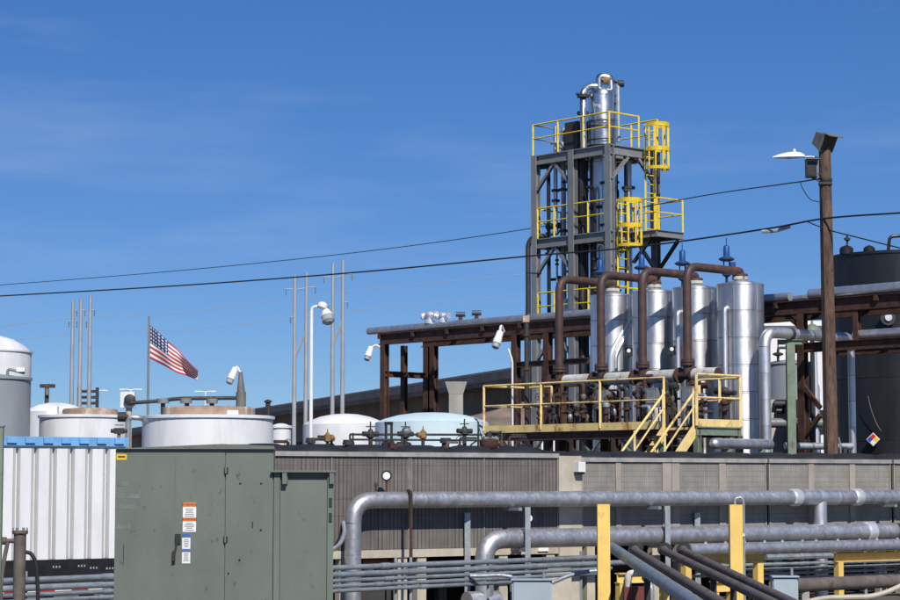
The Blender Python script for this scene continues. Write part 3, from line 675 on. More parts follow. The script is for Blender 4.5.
# ------------------------------------------------------------------ air cooled chiller bank
def chillers():
    l = BANK
    zt = l.z(420, 457)              # underside of the top plate
    zc = l.z(420, 549); zb = l.z(420, 557)
    DEP = 2.3
    def unit(px0, px1, coils, cm, fm, label, ztop, zcb, zbb, nf, leg_px):
        a0, a1 = l.a(px0), l.a(px1)
        t = thing('chiller_unit', label, 'chiller', l.at((a0 + a1) / 2, DEP / 2, 0), 'air cooled chillers in a row')
        MB().lbox(l, a0, a1, 0.03, DEP - 0.03, zbb, ztop).build('casing', 'dark_steel', t)
        plate = MB().lbox(l, a0 - 0.01, a1 + 0.01, -0.05, DEP + 0.05, ztop, ztop + 0.085).build('top_plate', 'roof_plate', t)
        for c0, c1 in coils:
            MB().lbox(l, l.a(c0), l.a(c1), -0.005, 0.03, zcb, ztop - 0.012).build('coil_panel', cm, t)
        edges = [px0] + [e for c in coils for e in c] + [px1]
        for i in range(0, len(edges), 2):
            w0, w1 = l.a(edges[i]), l.a(edges[i + 1])
            if w1 - w0 > 0.012: MB().lbox(l, w0 + 0.003, w1 - 0.003, -0.025, 0.028, zcb, ztop - 0.004).build('frame_post', 'roof_plate' if cm == 'coil_dark' else fm, t)
        MB().lbox(l, a0, a1, -0.03, 0.05, zbb, zcb - 0.004).build('bottom_beam', fm, t)
        for p in leg_px:
            for b in (0.0, DEP - 0.2): MB().lbox(l, l.a(p) - 0.1, l.a(p) + 0.1, b, b + 0.16, 0, zbb - 0.002).build('leg', 'cream_paint', t)
        MB().lbox(l, a0, a1, DEP - 0.03, DEP, 0.02, zbb).build('shade_backing', 'dark_steel', t)  # added backing: hides the sunlit ground behind so the underside stays dark
        MB().tube([l.at(a0 + 0.15, 1.2, 0.75), l.at(a1 - 0.15, 1.2, 0.75)], 0.3, 18).build('cooler_barrel', 'black_paint', t)
        for p in (a0 + 0.5, a1 - 0.5): MB().lbox(l, p - 0.06, p + 0.06, 1.0, 1.4, 0, 0.48).build('barrel_saddle', 'dark_steel', t)
        for k in range(nf):
            ac = a0 + (a1 - a0) * (k + 0.5) / nf; r = min(0.56, (a1 - a0) / nf * 0.49)
            for b in (0.62, DEP - 0.6):
                c = l.at(ac, b, ztop + 0.085)
                s = MB().lathe(c, [(r, 0), (r * 0.97, 0.025), (r * 0.88, 0.06), (r * 0.70, 0.11), (r * 0.45, 0.145), (r * 0.40, 0.145), (r * 0.40, 0.02)], 26).build('fan_shroud', 'black_rubber', t)
                m = MB()
                for q in range(5):
                    an = q * 2 * math.pi / 5; d = Vector((math.cos(an), math.sin(an), 0)); e = Vector((-math.sin(an), math.cos(an), 0))
                    m.hexa([c + d * .06 - e * .03 + Vector((0, 0, .06)), c + d * r * .36 - e * .1 + Vector((0, 0, .05)), c + d * r * .36 + e * .1 + Vector((0, 0, .10)), c + d * .06 + e * .03 + Vector((0, 0, .09)),
                            c + d * .06 - e * .03 + Vector((0, 0, .068)), c + d * r * .36 - e * .1 + Vector((0, 0, .058)), c + d * r * .36 + e * .1 + Vector((0, 0, .108)), c + d * .06 + e * .03 + Vector((0, 0, .098))])
                m.lathe(c + Vector((0, 0, 0.03)), [(0.07, 0), (0.07, 0.09), (0.03, 0.11)], 10); m.build('fan_blades', 'dark_steel', s)
        return t
    unit(254, 409, [(255, 331), (332, 408)], 'coil_dark', 'cream_paint', 'dark finned chiller unit right of the green cabinet', zt, zc, zb, 3, (262, 345, 403))
    unit(410, 557, [(411, 483), (484, 556)], 'coil_dark', 'cream_paint', 'dark finned chiller unit behind the long silver pipe, second from the cabinet', zt, zc, zb, 3, (422, 503, 550))
    # cream post between the two banks with its small white box
    t = thing('control_post', 'broad cream panel with a small white box between the dark and tan chillers', 'panel', l.at(l.a(569), 0.3, 0))
    MB().lbox(l, l.a(557.4), l.a(580), -0.04, 0.5, 0, l.z(569, 456)).build('panel', 'cream_paint', t)
    b = MB().lbox(l, l.a(572), l.a(579), -0.2, -0.04, l.z(575, 472), l.z(575, 462)).build('junction_box', 'white_paint', t)
    MB().lbox(l, l.a(572.2), l.a(578.8), -0.17, -0.04, l.z(575, 474.5), l.z(575, 472.2)).build('box_base', 'black_paint', t)
    z2 = l.z(700, 462.5); zc2 = l.z(700, 531); zb2 = l.z(700, 540)
    unit(580.4, 670, [(582, 614.5), (620, 661)], 'coil_tan', 'tan_paint', 'tan chiller unit beside the cream panel', z2, zc2, zb2, 2, (590, 655))
    unit(670.3, 764.6, [(678, 717.5), (724, 763.5)], 'coil_tan', 'tan_paint', 'tan chiller unit below the yellow stair platform', z2, zc2, zb2, 2, (680, 755))
    unit(767.2, 888.6, [(768.2, 806.5), (812, 847.5), (853, 887.5)], 'coil_tan', 'tan_paint', 'widest tan chiller unit with three coil panels below the wooden pole', z2, zc2, zb2, 3, (775, 880))
    unit(891.4, 975, [(892.4, 930), (936, 973)], 'coil_tan', 'tan_paint', 'tan chiller unit cut by the right edge of the picture', z2, zc2, zb2, 2, (900, 965))
    # salmon coloured pump parts and small things in the shade below
    D = l.D(375) + 0.7
    t = thing('pump', 'salmon painted pump under the first dark chiller', 'pump', (P(380, 565, D).x, D, 0))
    MB().box((P(372, 575, D).x, D, 0.35), 0.5, 0.4, 0.7).build('pedestal', 'dark_steel', t)
    MB().tube([P(363, 563, D), P(388, 563, D)], 0.1, 14).build('motor', 'salmon_paint', t)
    MB().tube([P(384, 568, D), P(400, 560, D)], 0.1, 14).build('volute', 'salmon_paint', t)
    MB().lathe(P(369, 570, D - .15), [(0.09, 0), (0.07, .05), (0.02, 0.08)], 12, Vector((0, -1, 0.2))).build('end_cover', 'white_paint', t)
    MB().bar((P(392, 575, D).x, D, 0), P(392, 566, D), 0.2, 0.2).build('pedestal', 'dark_steel', t)
chillers()

# ------------------------------------------------------------------ valve manifold above the dark chillers
def manifold():
    l = Line(SA, 41.6); zp = l.z(420, 454)
    t = thing('manifold_pipes', 'two thin dark pipes running above the dark chillers', 'pipe', l.pt(410, 450))
    for y0, y1, r in ((434.5, 434.8, 0.022), (439.6, 440.4, 0.020)):
        MB().tube([l.pt(350, y0), l.pt(482, y1)], r, 8).build('run', 'dark_steel', t)
    MB().tube([l.pt(350, 434.5), l.pt(350, 439.6)], 0.02, 8).build('return_bend', 'dark_steel', t)
    for px in (353, 478): MB().tube([l.pt(px, 433), Vector((*l.pt(px, 450).xy, 3.0))], 0.02, 6).build('drop', 'dark_steel', t)
    base = lambda px: Vector((*l.pt(px, 450).xy, zp - 0.02))
    def gate(px, y, label):
        c = l.pt(px, y); v = thing('gate_valve', label, 'valve', base(px), 'valves on the manifold above the dark chillers')
        MB().tube([base(px), c + Vector((0, 0, .05))], 0.04, 8).build('riser', 'dark_steel', v)
        MB().lathe(c - Vector((0, 0, .09)), [(0.04, 0), (0.085, 0.03), (0.085, 0.09), (0.055, 0.12), (0.04, 0.18)], 12).build('body', 'dark_steel', v)
        MB().tube([c - l.u * 0.17, c + l.u * 0.17], 0.05, 10).build('port', 'dark_steel', v)
        MB().tube([c, c + Vector((0, 0, 0.24))], 0.015, 6).build('stem', 'dark_steel', v)
        handwheel(v, c + Vector((0, 0, 0.14)), 0.09, 'dark_steel')
    gate(370.5, 434, 'dark gate valve with a handwheel in front of the white domed tank')
    gate(464.5, 431, 'dark gate valve with a thin stem at the right end of the pale blue tank')
    gate(405.5, 434, 'dark valve left of the brass one on the manifold')
    def brass(px, y, s, label, side=1):
        c = l.pt(px, y); v = thing('brass_valve', label, 'valve', base(px), 'brass coloured valves above the chillers')
        MB().tube([base(px), c], 0.035, 8).build('riser', 'dark_steel', v)
        MB().lathe(c - Vector((0, 0, .09 * s)), [(0.06 * s, 0), (0.085 * s, 0.02), (0.085 * s, 0.15 * s), (0.05 * s, 0.18 * s), (0.02, 0.22 * s)], 12).build('body', 'valve_orange', v)
        MB().tube([c, c + l.u * 0.16 * s * side], 0.06 * s, 10).build('port', 'valve_orange', v)
        MB().tube([c, c + Vector((0, 0, .2 * s))], 0.012, 6).build('stem', 'valve_orange', v)
    brass(327.5, 438, .85, 'brass coloured relief valve right of the white lamp post')
    brass(423, 435, .85, 'brass coloured valve in front of the pale blue tank', -1)
    def stub(px, y0, y1, w, label):
        v = thing('flanged_stub', label, 'pipe stub', base(px), 'flanged pipe stubs above the chillers'); b = base(px); top = l.pt(px, y0)
        MB().tube([b, top], l.m(px, w * 0.36), 12).build('stub', 'rusty_steel', v)
        MB().lathe(top - Vector((0, 0, 0.04)), [(l.m(px, w * 0.55), 0), (l.m(px, w * 0.55), 0.05), (l.m(px, w * 0.5), 0.06), (l.m(px, w * 0.5), 0.1)], 14).build('flange', 'dark_steel', v)
    stub(348.5, 443, 450, 11, 'dark flanged stub in front of the white domed tank')
    stub(445.5, 441, 450, 10.5, 'dark flanged stub in front of the pale blue tank')
    stub(310.5, 441, 450, 9, 'brown stub at the foot of the white lamp post')
    v = thing('square_pipe_loop', 'black upright loop of square pipe where the white and blue tanks meet', 'frame', base(388))
    m = MB(); 
    for px in (386, 391.5): MB().bar(Vector((*l.pt(px, 450).xy, zp - 0.02)), l.pt(px, 423), 0.05, 0.05).build('upright', 'black_paint', v)
    MB().bar(l.pt(385, 423.3), l.pt(392.4, 423.3), 0.05, 0.06).build('crosspiece', 'black_paint', v)
    MB().box(l.pt(394, 446), 0.26, 0.16, 0.1, R(SA)).build('foot_block', 'rusty_steel', v)
    v = thing('regulator', 'dark pressure regulator between the black loop and the brass valve', 'regulator', base(402))
    MB().bar(base(402), l.pt(402, 431), 0.05, 0.05).build('stand', 'dark_steel', v)
    MB().lathe(l.pt(406.5, 431), [(0.05, -0.08), (0.09, -0.03), (0.09, 0.03), (0.05, 0.08)], 12, l.u).build('diaphragm', 'grey_steel', v)
    rng = random.Random(9)
    for k, px in enumerate((292, 300, 316, 335, 361, 378, 397, 412, 433, 455, 472, 498, 507, 517, 530, 543)):
        q = base(px) + l.v * rng.uniform(-.5, .9); hgt = rng.uniform(.12, .42) if px < 480 else rng.uniform(.2, .5); mt = rng.choice(['dark_steel', 'rusty_steel', 'black_paint', 'weathered'])
        v = thing('chiller_fitting', 'small dark pipe fitting on the dark chillers', 'fitting', q, 'small fittings on the dark chillers')
        MB().tube([q, q + Vector((0, 0, hgt)), q + Vector((0, 0, hgt)) + l.u * rng.choice((-.3, .25, .4))], .022 + .012 * rng.random(), 8, bend=.06).build('elbow_pipe', mt, v)
        MB().lathe(q + Vector((0, 0, hgt * .45)), [(.03, -.05), (.065, -.02), (.065, .03), (.03, .06)], 10).build('union', 'rusty_steel', v)
        if k % 3 == 0: handwheel(v, q + Vector((0, -.06, hgt * .9)), .07, 'dark_steel', Vector((0, -1, 0)))
    for k, (p0, p1, dz, db) in enumerate(((288, 345, .06, -.55), (392, 470, .05, -.5), (478, 556, .12, .3), (480, 556, .28, .5))):
        q0, q1 = base(p0) + l.v * db, base(p1) + l.v * db; o = []
        for i in range(13): o.append(q0.lerp(q1, i / 12) + Vector((0, 0, .05 + dz * abs(math.sin(i * .9 + k)))))
        tag(MB().tube(o, .018, 6).build('loose_cable', 'black_rubber'), 'loose black cable lying along the top of the dark chillers, %s from the left' % ('first', 'second', 'third, low', 'third, high')[k], 'cable', 'cables on the chillers')
    v = thing('filter_assembly', 'rusty filter bowl below the left end of the yellow walkway', 'filter', base(489))
    MB().tube([base(489), l.pt(489, 432)], 0.06, 10).build('riser', 'dark_steel', v)
    MB().lathe(l.pt(489, 452) , [(0.07, 0), (0.16, 0.06), (0.19, 0.14), (0.19, 0.24), (0.1, 0.27)], 14).build('bowl', 'rusty_steel', v)
    MB().tube([l.pt(483, 440), l.pt(497, 440)], 0.07, 10).build('port', 'grey_steel', v)
    for k in range(4): MB().tube([l.pt(484 + k * 4, 436), l.pt(484 + k * 4, 444)], 0.02, 6).build('stud', 'galvanised', v)
manifold()

# ------------------------------------------------------------------ long lagged pipes in front of the chillers
def big_pipes():
    l = Line(SA, 39.58)
    # upper pipe with its bend down at the left
    r = l.m(450, 8.2)
    a = l.pt(352.5, 640); zt1 = l.z(600, 498.8)
    A = lambda px: Vector((*l.pt(px, 500).xy, zt1))
    t = thing('upper_lagged_pipe', 'upper long silver lagged pipe with a bend down at its left end', 'pipe', Vector((*a.xy, 0)))
    v = Vector((*a.xy, 0)); top = Vector((*a.xy, zt1)); bend = 0.42
    jacketed(t, v, top - Vector((0, 0, bend)), r, 0.3)
    elbow(t, top - Vector((0, 0, bend)), top, top + l.u * bend, r, bend, 'lagging', 'elbow')
    tee = A(820)
    jacketed(t, top + l.u * bend, tee - l.u * 0.45, r, 0.275)
    MB().tube([tee - l.u * 0.45, tee + l.u * 0.5], r * 1.06, 20).build('tee', 'aluminium', t)
    jacketed(t, tee + l.u * 0.5, A(990), r, 0.275)
    # drop from the tee, bends behind the lower pipe down to the ground
    MB().tube([tee, Vector((tee.x, tee.y, 0))], r * 0.92, 18).build('drop', 'aluminium', t)
    for px, w in ((794.5, 8), (856, 10)):
        c = A(px); MB().lathe(c - l.u * 0.1, [(r * 1.02, 0), (r * 1.18, 0.03), (r * 1.18, 0.2), (r * 1.02, 0.24)], 20, l.u).build('joint_cover', 'bright_cap', t)
    # pressure gauge on it
    q = A(386.5); g = thing('pressure_gauge', 'round white pressure gauge on top of the upper silver pipe', 'gauge', q + Vector((0, 0, r)))
    MB().tube([q + Vector((0, 0, r - .01)), q + Vector((0, 0, r + 0.22))], 0.02, 8).build('stem', 'rusty_steel', g)
    MB().lathe(q + Vector((0, 0.03, r + 0.29)), [(0.095, 0), (0.1, 0.03), (0.095, 0.06)], 18, Vector((0, -1, 0))).build('case', 'black_paint', g)
    MB().lathe(q + Vector((0, -0.028, r + 0.29)), [(0.07, 0), (0.068, 0.008)], 18, Vector((0, -1, 0))).build('dial', 'gauge_face', g)
    q2 = A(376); s = MB().tube([q2 + Vector((0, 0, r - 0.01)), q2 + Vector((0, 0, r + .17))], 0.018, 8).lathe(q2 + Vector((0, 0, r + .1)), [(0.03, 0), (0.035, .04), (0.02, .07)], 8)
    tag(s.build('drain_cock', 'brown_pipe'), 'short brown cock left of the gauge on the upper silver pipe', 'valve')
    # rusty strap pipe hanging over it
    l2 = Line(SA, 39.3); c = l2.pt(411, 492)
    s = thing('small_rusty_pipe', 'thin rusty pipe hooked over the upper silver pipe', 'pipe', Vector((*c.xy, 0)))
    MB().tube([Vector((*c.xy, 0)), Vector((*c.xy, zt1 + r * 0.9)), A(408) + Vector((0, 0, r + 0.02))], 0.032, 8, bend=0.06).build('riser', 'rusty_steel', s)
    # lower pipe
    r2 = l.m(600, 9.2); z2 = l.z(650, 535.6)
    B = lambda px: Vector((*l.pt(px, 535).xy, z2)) - l.v * 0.34
    a = B(474); t2 = thing('lower_lagged_pipe', 'lower long silver lagged pipe with a bend down behind the conduits', 'pipe', Vector((*a.xy, 0)))
    jacketed(t2, Vector((*a.xy, 0)), Vector((*a.xy, z2 - 0.42)), r2, 0.3)
    elbow(t2, a - Vector((0, 0, 0.42)), a, a + l.u * 0.42, r2, 0.4)
    jacketed(t2, a + l.u * 0.42, B(990), r2, 0.29)
    c = B(857); MB().lathe(c - l.u * 0.12, [(r2 * 1.02, 0), (r2 * 1.2, 0.03), (r2 * 1.2, 0.22), (r2 * 1.02, 0.26)], 20, l.u).build('joint_cover', 'bright_cap', t2)
    MB().tube([Vector((*a.xy, 0)) - l.u * 0.4 + Vector((0, 0, .22)), Vector((*a.xy, .22)) + l.u * 0.3], r2 * 1.15, 16).build('foot_flange', 'lagging', t2)
    q = B(518.5) ; g = thing('pressure_gauge', 'round white pressure gauge on the lower silver pipe near its bend', 'gauge', q + Vector((0, 0, r2)))
    MB().tube([q + Vector((0, 0, r2 - .01)), q + Vector((0, 0, r2 + 0.14))], 0.015, 8).build('stem', 'rusty_steel', g)
    MB().lathe(q + Vector((0, 0.03, r2 + 0.2)), [(0.075, 0), (0.08, 0.03), (0.075, 0.06)], 18, Vector((0, -1, 0))).build('case', 'black_paint', g)
    MB().lathe(q + Vector((0, -0.028, r2 + 0.2)), [(0.066, 0), (0.064, 0.008)], 18, Vector((0, -1, 0))).build('dial', 'gauge_face', g)
    # grey support stanchions
    for px, w, nm in ((509.5, 7, 'left of the tall yellow posts'), (648.5, 8, 'between the two tall yellow posts'), (884, 8, 'near the right edge')):
        c = B(px); f = -l.v * (r2 + 0.07)
        s = thing('pipe_stanchion', 'grey steel stanchion holding both silver pipes %s' % nm, 'support', Vector((*c.xy, 0)), 'stanchions of the silver pipes')
        MB().ibeam(Vector((*(c + f).xy, 0)), Vector((*(c + f).xy, zt1 - r + 0.01)), 0.1, 0.12, 0.015).build('column', 'galvanised', s)
        MB().bar(c + f * 1.2 - Vector((0, 0, r2 + 0.03)), c - f * 1.0 - Vector((0, 0, r2 + 0.03)), 0.08, 0.06).build('bracket', 'galvanised', s)
        MB().bar(A(px) + f * 1.4 - Vector((0, 0, r + 0.03)), A(px) - f * 0.6 - Vector((0, 0, r + 0.03)), 0.08, 0.06).build('bracket', 'galvanised', s)
    for px, y in ((475, 513), (705, 513)):               # short struts seen below the upper pipe
        c = A(px) + l.v * 0.25
        s = MB().bar(Vector((*c.xy, 0)), Vector((*c.xy, l.z(px, y))), 0.11, 0.11)
        tag(s.build('short_strut', 'galvanised'), 'short grey strut ending below the upper silver pipe %s' % ('above the bend of the lower one' if px < 600 else 'left of the right tall yellow post'), 'support')
    # third, bare metal pipe below them on the right
    l3 = Line(SA, 38.2); r3 = l3.m(760, 6.2); z3 = l3.z(790, 547.5)
    Cc = lambda px: Vector((*l3.pt(px, 547).xy, z3))
    t3 = thing('bare_steel_pipe', 'grey weathered pipe below the two silver ones on the right', 'pipe', Cc(690) - Vector((0, 0, r3)))
    jacketed(t3, Cc(688), Cc(990), r3, 0.36, 'lagging', n=14)
    MB().lathe(Cc(688), [(r3, 0), (r3 * 0.8, 0.03), (0.01, 0.05)], 14, -l3.u).build('end_cap', 'brown_pipe', t3)
    rng = random.Random(5)
    for k in range(11):
        c = Cc(705 + k * 19 + rng.uniform(-3, 3)) + Vector((0, 0, r3))
        MB().box(c + Vector((0, 0, .012)), 0.05, 0.05, 0.03).build('strap_clip', 'galvanised', t3)
big_pipes()

# ------------------------------------------------------------------ conduits and low foreground
def conduits():
    l = Line(45, 36.0); zs = [l.z(335, y) for y in (568, 575, 581, 586.5, 591.3)]; rr = [0.045, 0.05, 0.036, 0.034, 0.036]
    names = ('top', 'second', 'third', 'fourth', 'lowest')
    for k, (z, r) in enumerate(zip(zs, rr)):
        A = lambda px: Vector((*l.pt(px, 570).xy, z)) + l.v * (0.01 * k)
        end = (606, 640, 612, 600, 520)[k]
        t = thing('conduit', '%s of five grey conduits running low across the foreground' % names[k], 'conduit', A(300), 'low foreground conduits')
        p = A(-60); q = A(end); n = 5
        for i in range(n):
            MB().tube([p.lerp(q, i / n), p.lerp(q, (i + 1) / n)], r, 10).build('conduit_length', 'conduit', t)
            if i: MB().tube([p.lerp(q, i / n) - l.u * 0.09, p.lerp(q, i / n) + l.u * 0.09], r * 1.22, 10).build('coupling', 'conduit', t)
    for px in (30, 210, 400, 415, 492, 585):
        c = Vector((*l.pt(px, 570).xy, 0)) + l.v * 0.1
        s = MB().bar(c, c + Vector((0, 0, zs[0] + 0.12)), 0.045, 0.045)
        tag(s.build('strut_post', 'conduit'), {30: 'strut carrying the conduits before the white trailer', 210: 'strut carrying the conduits behind the green cabinet', 400: 'left of two struts carrying the conduits under the dark chillers', 415: 'right of two struts carrying the conduits under the dark chillers', 492: 'strut carrying the conduits beside the bend of the lower silver pipe', 585: 'strut carrying the conduits left of the tall yellow post'}[px], 'support', 'conduit struts')
    # curved flex hoses by the cabinet's right side
    D = 34.0
    for k, (pts) in enumerate(([(343, 521), (345, 533), (340, 545), (330, 551)], [(343, 524), (341, 538), (334, 549), (326, 556)])):
        o = MB().tube([P(px, y, D + 0.1 * k) for px, y in pts] + [Vector((P(328, 560, D).x - .1 * k, D, 0))], 0.035, 8, bend=0.25)
        tag(o.build('flexible_hose', ('galvanised', 'black_rubber')[k]), ('pale curved hose right of the green cabinet', 'black curved hose right of the green cabinet')[k], 'hose')
    # standpipe with hose at far left
    D = 27.5; c = P(19, 600, D); zt = P(19, 532, D).z
    t = thing('standpipe', 'weathered dark standpipe with a bolted flange at the left edge', 'standpipe', (c.x, D, 0))
    MB().tube([(c.x, D, 0), (c.x, D, zt)], 0.08, 14).build('pipe', 'weathered', t)
    flange(MB(), (c.x, D, zt), Vector((0, 0, 1)), 0.105, 0.035).build('flange', 'weathered', t)
    for k in range(6):
        an = k * math.pi / 3 + .3; q = Vector((c.x + .088 * math.cos(an), D + .088 * math.sin(an), zt)); MB().tube([q - Vector((0, 0, .03)), q + Vector((0, 0, 0.055))], 0.011, 6).build('bolt', 'grey_steel', t)
    MB().tube([P(19, 541, D), P(4, 541, D)], 0.03, 8).build('side_branch', 'weathered', t)
    MB().lathe(P(4, 541, D), [(0.05, -.03), (0.05, .03)], 10, Vector((1, 0, 0))).build('branch_cap', 'weathered', t)
    MB().tube([P(8, 541, D), P(5, 555, D), P(1, 580, D), Vector((P(0, 600, D).x, D, 0))], 0.028, 8, bend=.1).build('lever', 'weathered', t)
    MB().tube([P(24, 552, D), P(31, 553, D), P(36, 562, D), P(38, 590, D), Vector((P(38, 600, D).x, D, 0))], 0.026, 8, bend=0.12).build('hose', 'black_rubber', t)
    # green-grey post at the very edge
    D = 25; c = P(-1.0, 520, D)
    t = thing('edge_post', 'grey-green square post cut by the left edge', 'post', (c.x, D, 0)); zt = P(0, 427, D).z
    MB().box((c.x, D, zt / 2), 0.07, 0.07, zt).build('shaft', 'green_steel', t); MB().box((c.x, D, zt + 0.008), 0.09, 0.09, 0.016).build('cap', 'green_steel', t)
    # grey junction boxes
    def jbox(p0, p1, yt, D, label):
        a = P(p0, yt, D); b = P(p1, yt, D); x = (a.x + b.x) / 2; w = b.x - a.x; t = thing('junction_box', label, 'junction box', (x, D, 0), 'grey junction boxes')
        MB().box((x, D + .12, 0.25), 0.08, 0.08, 0.5).build('stand', 'conduit', t)
        MB().box((x, D + 0.1, a.z - 0.3), w, 0.2, 0.6).build('box', 'box_grey', t)
        MB().box((x, D - 0.012, a.z - 0.3), w * 0.92, 0.024, 0.56).build('door', 'box_grey', t)
        MB().box((x, D + 0.08, a.z + 0.012), w + 0.03, 0.27, 0.02).build('drip_lid', 'box_grey', t)
        MB().tube([(x + w * .3, D + .1, a.z), (x + w * .3, D + .1, a.z + 0.13)], 0.022, 8).build('entry', 'conduit', t)
    jbox(512, 552, 580.5, 32.5, 'grey junction box at the bottom left of the tall yellow post')
    jbox(772.5, 798, 577.5, 31.0, 'grey junction box right of the short yellow post')
    D = 32.8
    for k, pts in enumerate(([(552, 583), (570, 575), (592, 571), (606, 571)], [(512, 577), (500, 575), (485, 576), (470, 576)])):
        o = MB().tube([P(px, y, D + 3.5) for px, y in pts], 0.035, 8, bend=0.2)
        tag(o.build('bent_conduit', 'conduit'), ('bent conduit rising to the right of the left junction box', 'short conduit left of the left junction box')[k], 'conduit')
conduits()

def yellow_frames():
    lp = Line(SA, 33.5)
    for p0, p1, y, w in ((597, 609.4, 505, 'left'), (729, 741.6, 505.5, 'right')):
        D = lp.D((p0 + p1) / 2); a = P(p0, y, D); b = P(p1, y, D); x = (a.x + b.x) / 2; s = b.x - a.x
        t = thing('yellow_post', '%s of the two tall yellow square posts in the foreground' % w, 'post', (x, D, 0), 'tall yellow posts')
        MB().box((x, D, a.z / 2), s, s, a.z).build('shaft', 'post_yellow', t); MB().box((x, D, 0.012), s * 1.9, s * 1.9, 0.024).build('base_plate', 'post_yellow', t)
        MB().box((x, D, a.z + 0.006), s * 1.02, s * 1.02, 0.012).build('cap', 'post_yellow', t)
        if w == 'right':                               # conduit with clips up the back of the post
            q = P(743.5, 500, D + 0.05)
            c = MB().tube([(q.x, D + .05, 0), (q.x, D + 0.05, q.z - 0.02), (q.x - .05, D + .05, q.z + 0.05), (x, D + .05, q.z + 0.02), (x, D + .05, a.z)], 0.022, 8, bend=0.03)
            tag(c.build('post_conduit', 'galvanised'), 'thin galvanised conduit looped over the right tall yellow post', 'conduit')
            for yy in (535, 577): MB().lathe(P(743.5, yy, D + .0), [(0.03, -.02), (0.03, .02)], 8, Vector((0, 1, 0))).build('clip', 'bright_cap', t)
    # low yellow pipe-rack frames
    def goal(l, pxa, pxb, y, w, label, posts):
        z = l.z((pxa + pxb) / 2, y); a = l.pt(pxa, y); b = l.pt(pxb, y); t = thing('yellow_pipe_rack', label, 'pipe rack', l.at((l.a(pxa) + l.a(pxb)) / 2, 0, 0), 'low yellow pipe racks')
        MB().ibeam(Vector((*a.xy, z - 0.09)), Vector((*b.xy, z - 0.09)), 0.14, 0.18, 0.018).build('beam', 'post_yellow', t)
        for p in posts:
            q = l.pt(p, y); MB().bar(Vector((*q.xy, 0)), Vector((*q.xy, z - 0.18)), w, w, l.v).build('post', 'post_yellow', t)
        return t
    goal(Line(SA, 38.45), 683, 764, 554, 0.15, 'low yellow rack beside the right tall yellow post', (686, 758))
    goal(Line(SA, 38.4), 834, 930, 552, 0.14, 'low yellow rack at the right edge below the weathered pipe', (838.5, 926))
    goal(Line(SA, 35.5), 617, 668, 572.5, 0.13, 'low yellow rack just right of the left tall yellow post', (620.5, 664))
    goal(Line(SA, 33.0), 712, 735, 581, 0.12, 'low yellow rack behind the right tall yellow post', (714, 731))
    # diagonal pipes coming towards the viewer
    def diag(p0, p1, r, mat, label, hook=True):
        a = P(*p0); b = P(*p1); d = (b - a); e = a + d * 1.25; e.z = max(e.z, r + 0.3)
        t = thing('diagonal_pipe', label, 'pipe', Vector((*(a + d * .5).xy, min(a.z, b.z) - r)), 'diagonal pipes in the foreground')
        back = a + Vector((0.16, 0.5, 0.02))
        pts = [back, a + d.normalized() * 0.1, a + d * 0.3, b, e] if hook else [a, b, e]
        MB().tube(pts, r, 14, bend=0.25).build('run', mat, t)
        if hook: MB().tube([a - d.normalized() * 0.05 + Vector((.03, .05, 0)), a + Vector((0.1, 0.35, 0.02))], r * 1.5, 14).build('collar', 'dark_steel', t)
        q = b + d * 0.22
        MB().box((q.x, q.y, (q.z - r) / 2), 0.12, 0.12, q.z - r).build('stand', 'dark_steel', t)
        q = a + d * 0.55
        MB().box((q.x, q.y, (q.z - r) / 2), 0.09, 0.09, q.z - r).build('stand', 'dark_steel', t)
        return t
    diag((611, 547, 38.5), (692, 602, 25.5), 0.095, 'conduit', 'thick grey diagonal pipe in the foreground right of the left yellow post', False)
    diag((633, 550, 38.2), (720, 603, 26), 0.075, 'weathered', 'brown diagonal pipe next to the thick grey one')
    diag((662, 550, 37.6), (772, 603, 27), 0.07, 'weathered', 'dark diagonal pipe passing behind the right tall yellow post, lower of two')
    diag((681, 550, 37.2), (790, 602, 28.0), 0.07, 'weathered', 'dark diagonal pipe passing behind the right tall yellow post, upper of two')
    # bundle of small lines at the right, below the racks
    l = Line(SA, 38.95)
    for k, (y, r, p0, p1) in enumerate(((556.5, 0.06, 766, 836), (563.5, 0.034, 700, 905), (568.5, 0.034, 700, 960), (573.0, 0.03, 690, 960), (577.5, 0.028, 745, 960))):
        z = l.z(800, y); A = lambda px: Vector((*l.pt(px, 560).xy, z)) + l.v * (0.02 * k)
        t = thing('small_line', '%s of the thin grey lines below the weathered pipe at right' % ('thick topmost', 'second', 'third', 'fourth', 'lowest')[k], 'conduit', A(800), 'thin lines at right')
        MB().tube([A(p0), A(p1)], r, 8).build('run', 'conduit', t)
        for p in (p0 + 24, (p0 + p1) / 2): MB().tube([A(p) - l.u * .07, A(p) + l.u * .07], r * 1.25, 8).build('coupling', 'conduit', t)
    for px in (785, 812, 870):
        c = Vector((*l.pt(px, 560).xy, 0)) + l.v * 0.14
        tag(MB().bar(c, c + Vector((0, 0, l.z(px, 552))), 0.06, 0.06).build('strut_post', 'conduit'), {785: 'strut behind the right junction box', 812: 'strut between the junction box and the right yellow rack', 870: 'strut near the right edge below the weathered pipe'}[px], 'support', 'struts of the thin lines')
    l = Line(SA + 4, 35.0); r = 0.13; z = l.z(850, 583)
    t = thing('dark_low_pipe', 'thick brownish pipe lying low at the right edge', 'pipe', l.pt(860, 590))
    MB().tube([Vector((*l.pt(790, 583).xy, z)), Vector((*l.pt(960, 583).xy, z))], r, 16).build('run', 'weathered', t)
    for p in (805, 925):
        q = l.pt(p, 583); MB().box((q.x, q.y, (z - r) / 2), 0.14, 0.14, z - r).build('stand', 'concrete', t)
    o = MB().tube([P(800, 604, 33), P(822, 598, 33.2), P(870, 597, 33.5), P(888, 592, 33.5), P(905, 584, 33.6)], 0.04, 8, bend=0.3)
    tag(o.build('pale_hose', 'cream_paint'), 'pale hose lying along the bottom right corner', 'hose')
